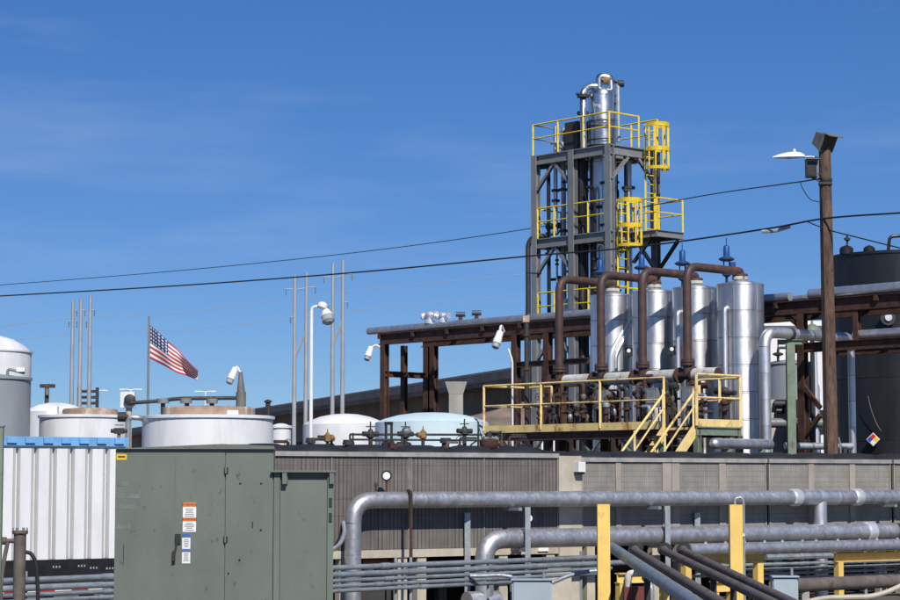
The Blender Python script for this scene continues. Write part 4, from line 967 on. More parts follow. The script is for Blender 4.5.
    # small red pump under the grey diagonal pipe
    D = 36.4; q = P(634, 590, D)
    t = thing('red_pump', 'dark red pump behind the thick grey diagonal pipe', 'pump', (q.x, D, 0))
    MB().box((q.x, D, 0.12), 0.5, 0.4, 0.24).build('base', 'dark_steel', t)
    MB().box((q.x, D, 0.45), 0.36, 0.3, 0.44).build('body', 'pump_red', t)
    MB().tube([(q.x - .1, D, 0.66), (q.x - .1, D, 0.9), (q.x + .15, D, .9)], 0.06, 10, bend=.08).build('outlet', 'white_lagging', t)
    q = P(651, 585, 35.5)
    t = thing('grey_elbow_pipe', 'short grey upright pipe with a bend right of the red pump', 'pipe', (q.x, q.y, 0))
    MB().tube([(q.x, q.y, 0), (q.x, q.y, q.z), (q.x - 0.08, q.y + .3, q.z + 0.1)], 0.055, 10, bend=.1).build('run', 'conduit', t)
    # small white tag plates on the chiller beams
    l = Line(SA, 39.8)
    for p0, p1, y0, y1 in ((541, 551, 546, 551.5),):
        tag(MB().lbox(l, l.a(p0), l.a(p1), 0.1, 0.165, l.z(546, y1), l.z(546, y0)).build('tag_plate', 'label_white'), 'small white plate on the cream beam of the second dark chiller', 'plate')
    # pale cabinet under the cream panel
    a0, a1 = l.a(541), l.a(566)
    t = thing('pale_cabinet', 'pale cream cabinet low under the second dark chiller', 'cabinet', l.at((a0 + a1) / 2, 0.0, 0))
    MB().lbox(l, a0, a1, -0.15, 0.15, 0.0, l.z(550, 562)).build('body', 'cream_paint', t); MB().lbox(l, a0 + .03, a1 - .03, -0.17, -0.15, 0.1, l.z(550, 564.5)).build('door', 'cream_paint', t)
yellow_frames()

# ------------------------------------------------------------------ brown steel pipe rack
RACK = Line(-48, 62.0)
def rack():
    l = RACK; zr = l.z(530, 322); a = l.a
    t = thing('pipe_rack', 'long rusty brown steel pipe rack behind the silver vessels', 'pipe rack', l.at(a(600), 1.0, 0))
    a0, a1 = a(380), a(985); BW = 1.75
    for b in (0.0, BW):
        MB().ibeam(l.at(a0, b, zr - 0.17), l.at(a1, b, zr - 0.17), 0.2, 0.34, 0.025).build('roof_beam', 'rusty_steel', t)
    # cantilevered tip
    MB().ibeam(l.at(a(372), 0.6, zr - 0.1), l.at(a0, 0.6, zr - 0.1), 0.16, 0.18, 0.02).build('tip_beam', 'rusty_steel', t)
    k = a0 + 0.05
    while k < a1:
        MB().bar(l.at(k, -0.1, zr - 0.09), l.at(k, BW + 0.1, zr - 0.09), 0.12, 0.14).build('roof_joist', 'rusty_steel', t); k += 1.55
    cols = (384.5, 516, 548, 803, 960)
    for px in cols:
        for b in (0.0, BW):
            if px in (548, 803) and b: continue
            MB().ibeam(l.at(a(px), b, 0), l.at(a(px), b, zr - 0.34), 0.2, 0.2, 0.025, l.v).build('column', 'rusty_steel', t)
    MB().ibeam(l.at(a(384.5), BW * 0.45, 0), l.at(a(384.5), BW * 0.45, zr - 0.34), 0.16, 0.16, 0.02, l.v).build('column', 'rusty_steel', t)
    MB().ibeam(l.at(a(384.5) + 0.3, BW, 0), l.at(a(384.5) + 0.3, BW, zr - 0.34), 0.2, 0.2, 0.02, l.v).build('column', 'rusty_steel', t)
    zm = l.z(384, 374)
    MB().ibeam(l.at(a(384.5), 0, zm), l.at(a(384.5), BW, zm), 0.14, 0.18, 0.02).build('cross_beam', 'rusty_steel', t)
    MB().ibeam(l.at(a(384.5), 0.0, zm), l.at(a(384.5), BW, zm + 0.0), 0.1, 0.1, 0.02)
    zm = l.z(530, 364)
    MB().ibeam(l.at(a(516), 0, zm), l.at(a(589), 0, zm), 0.14, 0.16, 0.02).build('side_beam', 'rusty_steel', t)
    zm = l.z(860, 344.5)
    for b in (0.0, BW): MB().ibeam(l.at(a(792), b, zm), l.at(a1, b, zm), 0.16, 0.24, 0.02).build('side_beam', 'rusty_steel', t)
    MB().ibeam(l.at(a(858), 0, zm + .12), l.at(a(858), 0, zr - .34), .14, .14, .02, l.v).build('short_post', 'rusty_steel', t)
    MB().bar(l.at(a(787), 0, zr - 0.35), l.at(a(803), 0, zm + 0.5), 0.1, 0.1, l.v).build('knee_brace', 'rusty_steel', t)
    MB().bar(l.at(a(803), 0, l.z(803, 385)), l.at(a(820), 0, l.z(820, 408)), 0.1, 0.1, l.v).build('knee_brace', 'rusty_steel', t)
    MB().bar(l.at(a(803), 0, l.z(803, 437)), l.at(a(820), 0, l.z(820, 415)), 0.1, 0.1, l.v).build('knee_brace', 'rusty_steel', t)
    # pipes lying on top
    for k, (b, r, mt, p0, p1, w) in enumerate(((-0.02, 0.11, 'lagging', 369, 792, 'front'), (0.45, 0.09, 'lagging', 371, 985, 'middle'), (0.9, 0.09, 'brown_pipe', 378, 985, 'rear'))):
        q = thing('rack_pipe', '%s pipe lying on top of the rusty pipe rack' % ('silver front', 'silver middle', 'brown rear')[k], 'pipe', l.at(a(500), b, zr), 'pipes on the rack')
        jacketed(q, l.at(a(p0), b, zr + r), l.at(a(p1), b, zr + r), r, 1.1, mt, n=12)
    q = thing('rack_pipe', 'silver pipe on the rack in front of the black tank', 'pipe', l.at(a(880), -0.02, zr), 'pipes on the rack')
    jacketed(q, l.at(a(812), -0.02, zr + .13), l.at(a(985), -0.02, zr + .13), 0.13, 0.8, 'aluminium', n=14)
    zs = zm + 0.12
    q = thing('rack_pipe', 'silver pipe on the lower level of the rack in front of the black tank', 'pipe', l.at(a(880), 0.1, zs), 'pipes on the rack')
    jacketed(q, l.at(a(853), 0.1, zs + .12), l.at(a(985), 0.1, zs + .12), 0.12, 0.8, 'aluminium', n=14)
    # fittings on the roof
    D = l.D(430)
    def roofvalve(px, label, s=1.0, mat='galvanised'):
        c = Vector((*l.pt(px, 320).xy, zr + 0.22)); v = thing('roof_valve', label, 'valve', c, 'fittings on the rack roof')
        MB().lathe(c, [(0.16 * s, -0.03), (0.16 * s, 0.06), (0.08 * s, 0.08), (0.09 * s, 0.2 * s), (0.15 * s, 0.24 * s), (0.15 * s, 0.32 * s), (0.06 * s, 0.36 * s)], 14).build('body', mat, v)
        m = MB().tube([c + Vector((0, 0, .22 * s)) - l.u * 0.3 * s, c + Vector((0, 0, .22 * s)) + l.u * 0.3 * s], 0.07 * s, 10)
        m.lathe(c + Vector((0, 0, .22 * s)) - l.u * 0.3 * s, [(0.12 * s, -.03), (0.12 * s, .03)], 12, l.u).lathe(c + Vector((0, 0, .22 * s)) + l.u * 0.3 * s, [(0.12 * s, -.03), (0.12 * s, .03)], 12, l.u); m.build('ports', mat, v)
    roofvalve(430, 'bright double relief valve on the rack roof, left one', 0.95, 'bright_cap'); roofvalve(443, 'bright relief valve on the rack roof, right of the double one', 0.75, 'bright_cap')
    for px, w in ((460.5, 'left'), (476.5, 'right')):
        c = Vector((*l.pt(px, 322).xy, zr + 0.22)); v = thing('roof_motor', '%s of two blue-grey motors on the rack roof' % w, 'motor', c, 'motors on the rack roof')
        MB().box(c + Vector((0, 0, 0.04)), 0.12, 0.12, 0.1).build('foot', 'dark_steel', v); MB().tube([c + Vector((-.14, 0, .17)), c + Vector((.14, 0, .17))], 0.075, 12).build('housing', 'motor_blue', v)
    # floodlights on brackets
    q = l.pt(383, 350); floodlight('floodlight', 'grey floodlight hanging off the left end of the rusty rack', q, P(369, 353, q.y), (-0.3, -0.35, -0.9), 0.36, 'white_paint')
    q = Vector((*l.pt(507, 332).xy, l.z(507, 332))) - l.v * 0.12; floodlight('floodlight', 'pale grey floodlight under the rack left of the tower', q, P(498, 339, q.y - .35), (-0.3, -0.35, -0.9), 0.42, 'white_paint')
    # black drop pipe in front of the rack and thin white conduit
    f = Line(-48, 53.9)
    c = f.pt(526.5, 340); t2 = thing('black_drop_pipe', 'black vertical pipe crossing the left part of the walkway', 'pipe', Vector((*c.xy, 0)))
    MB().tube([Vector((*c.xy, 0)), f.pt(526.5, 323)], 0.06, 10).build('drop', 'dark_steel', t2)
    MB().box(f.pt(526, 319), 0.16, 0.16, 0.16).build('head_box', 'tank_rust', t2); MB().tube([f.pt(526, 318), f.pt(526.5, 300), f.pt(526.5, 273), f.pt(541, 273.5)], 0.02, 6).build('sample_line', 'wire_black', t2)
    for y in (335, 369, 407): MB().lathe(f.pt(526.5, y), [(0.09, -.03), (0.09, .03)], 10).build('coupling', 'rusty_steel', t2)
    c = l.pt(517.5, 400) - l.v * 0.2
    tag(MB().tube([Vector((*c.xy, 0)), Vector((*c.xy, l.z(517, 361))), Vector((c.x - .12, c.y, l.z(517, 349)))], 0.03, 8, bend=.1).build('white_conduit', 'white_paint'), 'thin white conduit on the rack column left of the tower', 'conduit')
rack()

# ------------------------------------------------------------------ distillation tower
def tower():
    l = Line(-48, 73.8); ac = l.a(611); T = lambda a, b, z: l.at(ac + a, b, z)
    zy = lambda y: H + (HOR - y) * 68.0 / F
    z1, z2, z3 = zy(141.5), zy(229.5), zy(318); LW, BW = 3.45, 2.2
    t = thing('steel_tower', 'tall grey steel tower frame with yellow railings', 'tower', T(-LW / 2, BW / 2, 0))
    for a in (0, -LW * 0.49, -LW):
        for b in (0, BW):
            if a == -LW * 0.49 and b: continue
            MB().ibeam(T(a, b, 0), T(a, b, z1 - 0.005), 0.24, 0.22, 0.03, l.v).build('column', 'grey_steel', t)
    for i, z in enumerate((z1, z2, z3, zy(405))):
        zz = z - 0.17
        for b in (0, BW): MB().ibeam(T(-LW, b, zz), T(0, b, zz), 0.16, 0.32, 0.03).build('floor_beam', 'grey_steel', t)
        for a in (0, -LW): MB().ibeam(T(a, 0, zz), T(a, BW, zz), 0.16, 0.32, 0.03).build('floor_beam', 'grey_steel', t)
        for a in (-LW * 0.25, -LW * 0.5, -LW * 0.75): MB().ibeam(T(a, 0.1, zz), T(a, BW - .1, zz), 0.1, 0.2, 0.02).build('floor_joist', 'grey_steel', t)
        # grating deck with a hole left open round the column
        m = MB()
        for (q0, q1, b0, b1) in ((-LW + .1, -1.85, .1, BW - .1), (-.6, -.1, .1, BW - .1), (-1.85, -.6, .1, .35), (-1.85, -.6, 1.5, BW - .1)): m.hexa([T(x, y, z - dz) for dz in (0.06, 0.02) for x, y in ((q0, b0), (q1, b0), (q1, b1), (q0, b1))])
        m.build('deck_grating', 'dark_steel', t)
        if i < 3:                                            # knee braces
            for (a, s) in ((-LW, 1), (-LW * .49, -1)): MB().ibeam(T(a + s * 0.1, 0.02, z - 1.15), T(a + s * 0.85, 0.02, z - 0.36), 0.1, 0.1, 0.015, l.v).build('knee_brace', 'grey_steel', t)
            for (b, s) in ((0.05, 1), (BW - .05, -1)): MB().ibeam(T(0.02, b, z - 1.15), T(0.02, b + s * 0.8, z - 0.36), 0.1, 0.1, 0.015, l.u).build('knee_brace', 'grey_steel', t)
    # railings
    u = 0.06
    handrail(t, [T(u, 1.35, z1), T(u, -u, z1), T(-LW - u, -u, z1), T(-LW - u, BW + u, z1), T(u, BW + u, z1)], 'tower_yellow', 1.05, 1.1, 0.026)
    handrail(t, [T(-0.15, -u, z2), T(-LW + .15, -u, z2)], 'tower_yellow', 1.02, 0.85, 0.026)
    handrail(t, [T(-LW, 0.2, z2), T(-LW, BW, z2), T(-.2, BW, z2)], 'tower_yellow', 1.02, 1.1, 0.026)
    handrail(t, [T(-0.15, -u, z3), T(-LW + .15, -u, z3)], 'tower_yellow', 1.02, 0.85, 0.026)
    handrail(t, [T(u, 0.3, z3), T(u, BW, z3), T(-LW, BW, z3)], 'tower_yellow', 1.02, 1.1, 0.026)
    # balcony at the second level
    for (p, q) in ((T(0.1, 0.95, z2 - .12), T(1.2, 0.95, z2 - .12)), (T(1.2, 0.95, z2 - .12), T(1.2, 2.2, z2 - .12)), (T(0.1, 2.2, z2 - .12), T(1.2, 2.2, z2 - .12))): MB().ibeam(p, q, 0.12, 0.22, 0.02).build('balcony_beam', 'grey_steel', t)
    MB().hexa([T(x, y, z) for z in (z2 - .02, z2) for x, y in ((.1, .95), (1.2, .95), (1.2, 2.2), (.1, 2.2))]).build('balcony_deck', 'dark_steel', t)
    MB().ibeam(T(.1, 2.2, z2 - 1.2), T(1.0, 2.2, z2 - .25), 0.1, 0.1, 0.015, l.v).build('knee_brace', 'dark_steel', t); MB().ibeam(T(.1, 1.0, z2 - 1.0), T(.9, 1.0, z2 - .25), 0.1, 0.1, 0.015, l.v).build('knee_brace', 'dark_steel', t)
    handrail(t, [T(.15, .95, z2), T(1.2, .95, z2), T(1.2, 2.2, z2), T(.15, 2.2, z2)], 'tower_yellow', 1.05, 1.25, 0.026)
    # caged ladders
    def ladder(label, fa, b0, b1, z0, zt, c0, rad, sgn=1):
        d = thing('caged_ladder', label, 'ladder', T(fa, (b0 + b1) / 2, z0), 'caged ladders on the tower')
        for b in (b0, b1): MB().bar(T(fa, b, z0), T(fa, b, zt), 0.06, 0.03).build('stringer', 'tower_yellow', d)
        z = z0 + 0.15; first = None
        while z < zt - 0.05:
            if first is None: first = MB().tube([T(fa, b0, z), T(fa, b1, z)], 0.02, 6).build('rung', 'tower_yellow', d); zf = z
            else: share(first, (0, 0, z - zf))
            z += 0.3
        cb = (b0 + b1) / 2; n = 12
        def ringp(k, z, r=rad): an = -math.pi * 0.62 + 1.24 * math.pi * k / n; return T(fa + rad * 0.85 + math.cos(an) * r, cb + math.sin(an) * r, z)
        hs = [c0, c0 + (zt - c0) * 0.42, zt - 0.05]
        for i, z in enumerate(hs):
            hh = 0.13 if i else 0.1
            m = MB(); vs = []; fs = []
            for k in range(n + 1):
                for r, zz in ((rad, z - hh / 2), (rad, z + hh / 2), (rad - 0.014, z + hh / 2), (rad - 0.014, z - hh / 2)): vs.append(ringp(k, zz, r))
            for k in range(n):
                for j in range(4): fs.append((k * 4 + j, k * 4 + (j + 1) % 4, k * 4 + 4 + (j + 1) % 4, k * 4 + 4 + j))
            fs += [(0, 1, 2, 3), (n * 4 + 3, n * 4 + 2, n * 4 + 1, n * 4)]
            m.add(vs, fs); m.build('cage_hoop', 'tower_yellow', d)
            for k in (0, n): MB().bar(ringp(k, z), T(fa, b0 if k == 0 else b1, z), 0.03, 0.05).build('hoop_tie', 'tower_yellow', d)
        for k in (1, 3, 5, 7, 9, 11): MB().bar(ringp(k, c0, rad - .02), ringp(k, zt - 0.05, rad - .02), 0.045, 0.02).build('cage_bar', 'tower_yellow', d)
        return d
    ladder('yellow caged ladder at the top right of the grey tower', 0.2, 1.5, 1.95, z2, zy(117), zy(163), 0.40)
    ladder('yellow caged ladder below the tower balcony', 0.14, 0.22, 0.68, zy(318), zy(198), zy(245), 0.40)
    # stainless column with its head piping
    c = T(-1.2, 0.92, 0); r = 0.46; zt = zy(89.5) + 0.5
    q = thing('distillation_column', 'shiny stainless column rising through the grey tower', 'column', c)
    zz = 0.0; hh = 1.45; k = 0
    while zz < zt - 0.35:
        e = min(hh, zt - 0.3 - zz)
        MB().lathe((c.x, c.y, zz), [(r - .01, 0), (r, .012), (r, e - .03), (r + .012, e - .03), (r + .012, e - .006), (r - .01, e)], 28).build('shell_section', 'stainless', q); zz += e
    MB().lathe((c.x, c.y, zt - .3), [(r, 0), (r * 0.93, .1), (r * .7, .2), (r * .3, .27), (.05, .28)], 28).build('top_head', 'stainless', q)
    W = lambda px, y, D=69.4: P(px, y, D)
    MB().tube([W(599, 92), W(599, 77.5), W(602, 76.5), W(610, 77.5), W(611, 84), W(611, 90)], 0.12, 14, bend=0.3).build('overhead_elbow', 'stainless', q)
    MB().tube([W(600, 86), W(588, 86), W(583, 92), W(583, 112, 69.0), W(584, 150, 69.0)], 0.11, 12, bend=0.3).build('vapour_line', 'stainless', q)
    for px, y in ((583, 96), (583, 113)): flange(MB(), W(px, y, 69.2), Vector((0, 0, 1)), 0.2, .09).build('flange', 'dark_steel', q)
    MB().tube([W(576, 93.5), W(596, 95.5)], 0.05, 8).build('bracket', 'dark_steel', q)
    MB().tube([W(612, 80), W(621, 83.5)], 0.06, 8).build('vent_branch', 'dark_steel', q); MB().lathe(W(621, 83.5), [(.12, -.1), (.12, .1)], 10, Vector((1, 0, 0))).build('vent_valve', 'dark_steel', q)
    MB().tube([W(618, 84), W(618.5, 130, 69.2), W(618.5, 142, 69.2)], 0.075, 10).build('relief_line', 'galvanised', q)
    MB().lathe(W(607, 80), [(.13, -.14), (.15, 0), (.13, .14)], 12, Vector((1, 0, .4))).build('relief_valve', 'valve_orange', q)
    MB().tube([W(610, 103), W(618, 103.5)], 0.05, 8).build('nozzle', 'dark_steel', q); MB().tube([W(595, 106, 68.7), W(600, 106, 68.4)], 0.07, 10).build('nozzle', 'bright_cap', q)
    for y in (112, 117, 131, 137): MB().tube([T(-1.2 + .55 * math.cos(k * .5 - 3.6), .92 + .55 * math.sin(k * .5 - 3.6), zy(y)) for k in range(8)], 0.02, 5).build('band', 'dark_steel', q)
    # second, dark lagged column beside it and a lagged silver drop
    c2 = T(-1.63, 0.35, 0); q = thing('dark_column', 'slim black lagged column inside the grey tower', 'column', c2)
    for k in range(6): MB().lathe((c2.x, c2.y, k * 2.2), [(.15, 0), (.16, .02), (.16, 2.16), (.15, 2.2)], 16).build('jacket_section', 'black_paint', q)
    for k, (a, b, rr, mt, z0, zt2, w) in enumerate(((-2.62, .5, .085, 'galvanised', 0, z1 + .9, 'right of the left tower column'), (-2.95, .45, .075, 'stainless', z2 + .3, z1 + 1.0, 'beside the left tower column'), (-.55, .35, .09, 'stainless', 0, z1 - .3, 'beside the near tower column'), (-.85, 1.8, .12, 'stainless', 0, z1 - .3, 'behind the shiny column'), (-2.3, 1.3, .045, 'dark_steel', 0, z1 + .4, 'in the left bay of the tower'))):
        p = T(a, b, z0); v = thing('tower_pipe', 'vertical pipe %s' % w, 'pipe', p, 'vertical pipes in the tower')
        MB().tube([p, T(a, b, zt2)], rr, 12).build('run', mt, v)
        for z in (z0 + 1.0, z1 - 2.6, z1 - 1.2):
            if z0 < z < zt2: flange(MB(), T(a, b, z), Vector((0, 0, 1)), rr * 1.9, .08).build('flange', 'dark_steel', v)
        if k == 1: MB().tube([T(a, b, z0), T(a + .1, b, z0 - .1), T(a - .45, b, z0 - .1)], rr, 10, bend=.1).build('bend', 'galvanised', v)
        if k in (0, 1):
            MB().tube([T(a, b, z1 - 2.4), T(a - .3, b, z1 - 2.4)], .05, 8).build('branch', 'dark_steel', v); MB().lathe(T(a - .3, b, z1 - 2.4), [(.11, -.1), (.11, .1)], 10, l.u).build('branch_valve', 'dark_steel', v)
    rng = random.Random(21)
    for k in range(12):
        a = -.35 - 2.9 * (k + .5) / 12 + rng.uniform(-.08, .08); b = rng.choice((1.55, 1.85, 1.7, .25)); zt2 = rng.choice((z1 - .4, z2 + 1.6, z2 - .4, z1 - 1.3)); rr = rng.uniform(.025, .075)
        v = thing('tower_line', 'thin vertical line among those in the lower bays of the tower', 'pipe', T(a, b, 0), 'thin vertical lines in the tower')
        MB().tube([T(a, b, 0), T(a, b, zt2), T(a + rng.uniform(-.3, .3), b - .1, zt2)], rr, 8, bend=.08).build('run', rng.choice(['dark_steel', 'galvanised', 'black_paint', 'stainless']), v)
        for q_ in range(3): flange(MB(), T(a, b, rng.uniform(5, zt2 - .3)), Vector((0, 0, 1)), rr * 1.9, .07, 10).build('flange', 'dark_steel', v)
    for (a, z) in ((-2.0, z2 + 1.9), (-1.0, z2 + .9), (-.6, z3 + 1.7), (-2.6, z3 + 1.5), (-1.4, z3 + .6)):
        v = thing('tower_cross_line', 'short level pipe between the verticals of the tower', 'pipe', T(a, .3, z), 'level pipes in the tower')
        MB().tube([T(a - .6, .45, z), T(a + .35, .45, z), T(a + .35, 1.1, z)], .05, 8, bend=.1).build('run', 'dark_steel', v); MB().lathe(T(a - .2, .45, z), [(.06, -.1), (.11, -.04), (.11, .04), (.06, .1)], 10, l.u).build('valve', 'dark_steel', v)
    # dark box and piping on the top deck
    p = T(-2.0, 0.55, z1); v = thing('deck_unit', 'dark boxy unit on the top deck of the tower', 'equipment', p)
    MB().hexa([T(a, b, z) for z in (z1, z1 + 1.02) for a, b in ((-2.35, .3), (-1.75, .3), (-1.75, .9), (-2.35, .9))]).build('housing', 'dark_steel', v)
    MB().tube([T(-2.5, .4, z1 + .35), T(-3.1, .4, z1 + .45)], .06, 8).build('pipe', 'galvanised', v); MB().tube([T(-1.7, .5, z1 + .2), T(-1.45, .6, z1 + .2), T(-1.45, .6, z1 + 1.2)], .08, 10, bend=.1).build('pipe', 'stainless', v)
    MB().lathe(T(-2.6, .4, z1 + .3), [(.15, -.1), (.15, .1)], 12).build('valve', 'galvanised', v)
    # motor drum on the third deck
    p = T(-2.2, .35, z3); v = thing('small_drum', 'small steel drum on the lowest railed deck of the tower', 'drum', p)
    MB().lathe(p, [(.2, 0), (.22, .05), (.22, .7), (.16, .78)], 16).build('shell', 'stainless', v); MB().tube([p + Vector((0, 0, .75)), p + Vector((0, 0, 2.7))], .04, 8).build('feed_line', 'dark_steel', v)
    # dark standing pipe left of tower
    p = T(-LW - .28, -.1, 0); v = thing('tower_riser', 'dark riser with a hooked top left of the tower', 'pipe', p)
    MB().tube([p, T(-LW - .28, -.1, z2 - .15), T(-LW - .1, -.05, z2 + .1), T(-LW + .3, .3, z2 + .1)], .09, 10, bend=.25).build('run', 'dark_steel', v)
tower()

# ------------------------------------------------------------------ four silver vessels with brown overhead pipes
VES = Line(-48, 59.0)
def vessels():
    l = VES; zt = H + 4.75; r = 0.57; ctrs = (613, 655, 696.5, 741.5); words = ('leftmost', 'second from the left', 'third from the left', 'rightmost and nearest')
    zh = 4.98
    heads = []
    for k, px in enumerate(ctrs):
        c = l.pt(px, 400); c.z = 0
        t = thing('silver_vessel', 'tall silver jacketed vessel, %s of the four' % words[k], 'vessel', c, 'four silver vessels')
        zz = 0.0; hs = [0.95, 0.95] + [0.62] * 8; i = 0
        MB().lathe(c, [(r - .03, 0), (r - .03, zt - .06)], 32).build('inner_shell', 'dark_steel', t)
        while zz < zt - 0.01 and i < 40:
            e = min(0.66, zt - zz)
            MB().lathe((c.x, c.y, zz), [(r - .012, 0.004), (r, .010), (r, e - .03), (r + .010, e - .028), (r + .010, e - .006), (r - .012, e - .002)], 40).build('jacket_band', 'vessel_alu', t, angle=25); zz += e; i += 1
        MB().lathe((c.x, c.y, zt - 0.005), [(r + .004, 0), (r + .004, .02), (r * .6, .07), (.2, .09)], 40).build('top_sheet', 'vessel_alu', t)
        # vertical lap seam
        for an in (-2.0, -0.9):
            q = Vector((c.x + (r + .004) * math.cos(an), c.y + (r + .004) * math.sin(an), 0)); MB().bar(Vector((q.x, q.y, .1)), Vector((q.x, q.y, zt - .03)), .02, .008, Vector((math.cos(an), math.sin(an), 0))).build('lap_seam', 'vessel_alu', t)
        nz_ = MB().lathe((c.x, c.y, zt + .05), [(.15, 0), (.15, .08), (.2, .08), (.2, .15), (.13, .17)], 18); nz_.build('top_nozzle', 'white_lagging', t)
        flange(MB(), (c.x, c.y, zt + .24), Vector((0, 0, 1)), .19, .05).build('nozzle_flange', 'brown_pipe', t)
        # brown overhead pipe
        f = c - l.v * 1.95; za = H + 203 * 53.1 / F - 0.05 + (0.0)
        q = thing('overhead_pipe', 'brown pipe arching to the %s silver vessel' % words[k], 'pipe', Vector((f.x, f.y, zh)), 'brown arching pipes')
        MB().tube([Vector((f.x, f.y, zh + .12)), Vector((f.x, f.y, za)), Vector((c.x, c.y, za)), Vector((c.x, c.y, zt + .2))], 0.103, 16, bend=0.36, seg=8).build('run', 'brown_pipe', q)
        for zf in (zh + .26, zh + .33): flange(MB(), (f.x, f.y, zf), Vector((0, 0, 1)), .17, .05).build('flange', 'brown_pipe', q)
        m = MB()
        for j in range(8):
            an = j * math.pi / 4; b = Vector((f.x + .145 * math.cos(an), f.y + .145 * math.sin(an), zh)); m.tube([b + Vector((0, 0, .2)), b + Vector((0, 0, .4))], .012, 5)
        m.build('bolts', 'dark_steel', q)
        heads.append((c, f, za))
        # blue valve actuator above
        b = c + Vector((-0.28, 0.35, 0)); v = thing('blue_actuator', 'blue valve actuator above the %s silver vessel' % words[k], 'actuator', Vector((b.x, b.y, zt + .04)), 'blue actuators')
        z0 = za + (0.12 if k else .1); m = MB().tube([Vector((b.x, b.y, zt + .03)), Vector((b.x, b.y, z0 + .05))], .035, 8); m.build('stem', 'dark_steel', v)
        MB().lathe((b.x, b.y, z0 + .16), [(.05, 0), (.16, .02), (.18, .05), (.18, .075), (.15, .10), (.08, .13), (.075, .36), (.06, .39), (.03, .41)], 16).build('diaphragm_case', 'valve_blue', v)
        MB().lathe((b.x, b.y, z0 + .205), [(.195, 0), (.195, .03)], 16).build('bolt_ring', 'dark_steel', v)
        for s_ in (-1, 1): MB().bar(Vector((b.x + s_ * .07, b.y, z0 - .08)), Vector((b.x + s_ * .07, b.y, z0 + .18)), .03, .03).build('yoke_leg', 'valve_blue', v)
        MB().lathe((b.x, b.y, z0 - .22), [(.05, 0), (.11, .04), (.11, .12), (.06, .16)], 12).build('valve_body', 'valve_blue', v)
        MB().box((b.x + .15, b.y - .03, z0 + .06), .13, .1, .16).build('positioner', 'valve_blue', v)
        MB().tube([Vector((b.x, b.y, z0 + .55)), Vector((b.x, b.y, z0 + .74))], .013, 6).build('indicator', 'valve_blue', v)
    # lagged white header the brown pipes drop into, on its stands
    a = heads[0][1] - l.u * 0.45; b = heads[3][1] + l.u * 0.95; a = Vector((a.x, a.y, zh)); b = Vector((b.x, b.y, zh))
    t = thing('lagged_header', 'thick weathered white lagged header behind the walkway railing', 'pipe', Vector((*a.xy, 0)))
    for k in range(4):
        f = heads[k][1]; p = Vector((f.x, f.y, zh)) + l.u * .22; q = (Vector((heads[k + 1][1].x, heads[k + 1][1].y, zh)) - l.u * .28) if k < 3 else b
        jacketed(t, p, q, .155, .6, 'white_lagging', n=16, core='brown_pipe')
        MB().tube([Vector((f.x, f.y, zh)) - l.u * .3, p], .11, 14).build('tee', 'brown_pipe', t)
        for s in (-.27, .19): flange(MB(), Vector((f.x, f.y, zh)) + l.u * s, l.u, .19, .06).build('flange', 'rusty_steel', t)
        MB().tube([Vector((f.x, f.y, zh)), Vector((f.x, f.y, zh + .14))], .115, 14).build('branch', 'brown_pipe', t)
        MB().ibeam(Vector((f.x, f.y, 0)) + l.u * .1, Vector((f.x, f.y, zh - .12)) + l.u * .1, .2, .2, .02).build('stand', 'rusty_steel', t)
    for k in range(9):
        q = a.lerp(b, (k + .55) / 9.3) + l.v * (.35 + .22 * (k % 3)); q.z = 0
        v = thing('rusty_drop', 'rusty vertical drop pipe behind the white lagged header', 'pipe', q, 'rusty drops behind the header')
        MB().tube([q, Vector((q.x, q.y, zh - .35 + .12 * (k % 2))), Vector((q.x, q.y, zh - .35 + .12 * (k % 2))) + l.u * (.3 if k % 2 else -.3)], .06 + .02 * (k % 3), 10, bend=.1).build('run', ('rusty_steel', 'brown_pipe', 'dark_steel')[k % 3], v)
        for z_ in (3.9, 4.35): flange(MB(), Vector((q.x, q.y, z_ + .05 * (k % 4))), Vector((0, 0, 1)), .14, .05, 10).build('flange', 'rusty_steel', v)
    for px_, y_ in ((628.5, 352), (671.5, 350.5)):
        c = P(px_, y_, l.D(px_) - 1.0); v = thing('dial_instrument', 'small black dial instrument left of the %s brown riser' % ('third' if px_ < 650 else 'rightmost'), 'instrument', Vector((c.x, c.y, 0)), 'dial instruments between the vessels')
        MB().tube([Vector((c.x, c.y, 0)), c], .02, 6).build('stand', 'dark_steel', v); MB().box(c, .2, .12, .22).build('case', 'black_paint', v); MB().lathe(c + Vector((0, -.06, .03)), [(.05, 0), (.048, .012)], 12, Vector((0, -1, 0))).build('dial', 'gauge_face', v)
    # inclined pair of silver ducts by the first vessel
    D = l.D(610) - 0.75
    for k in (0, 1):
        q = thing('inclined_duct', '%s of two bright slanting pipes in front of the leftmost silver vessel' % ('upper', 'lower')[k], 'pipe', Vector((*P(612, 430, D).xy, 0)), 'slanting bright pipes')
        dx = 4.5 * k
        MB().tube([Vector((*P(610.5 + dx, 420, D).xy, 3.4)), P(611 + dx, 353 + 2 * k, D), P(631 + dx * .4, 316 + 6 * k, D + .35), P(634 + dx * .3, 312 + 6 * k, D + .6)], .065, 10, bend=.15).build('run', ('bright_cap', 'aluminium')[k], q)
        MB().tube([Vector((*P(610.5 + dx, 420, D).xy, 0)), Vector((*P(610.5 + dx, 420, D).xy, 3.45))], .05, 8).build('lower_leg', 'aluminium', q)
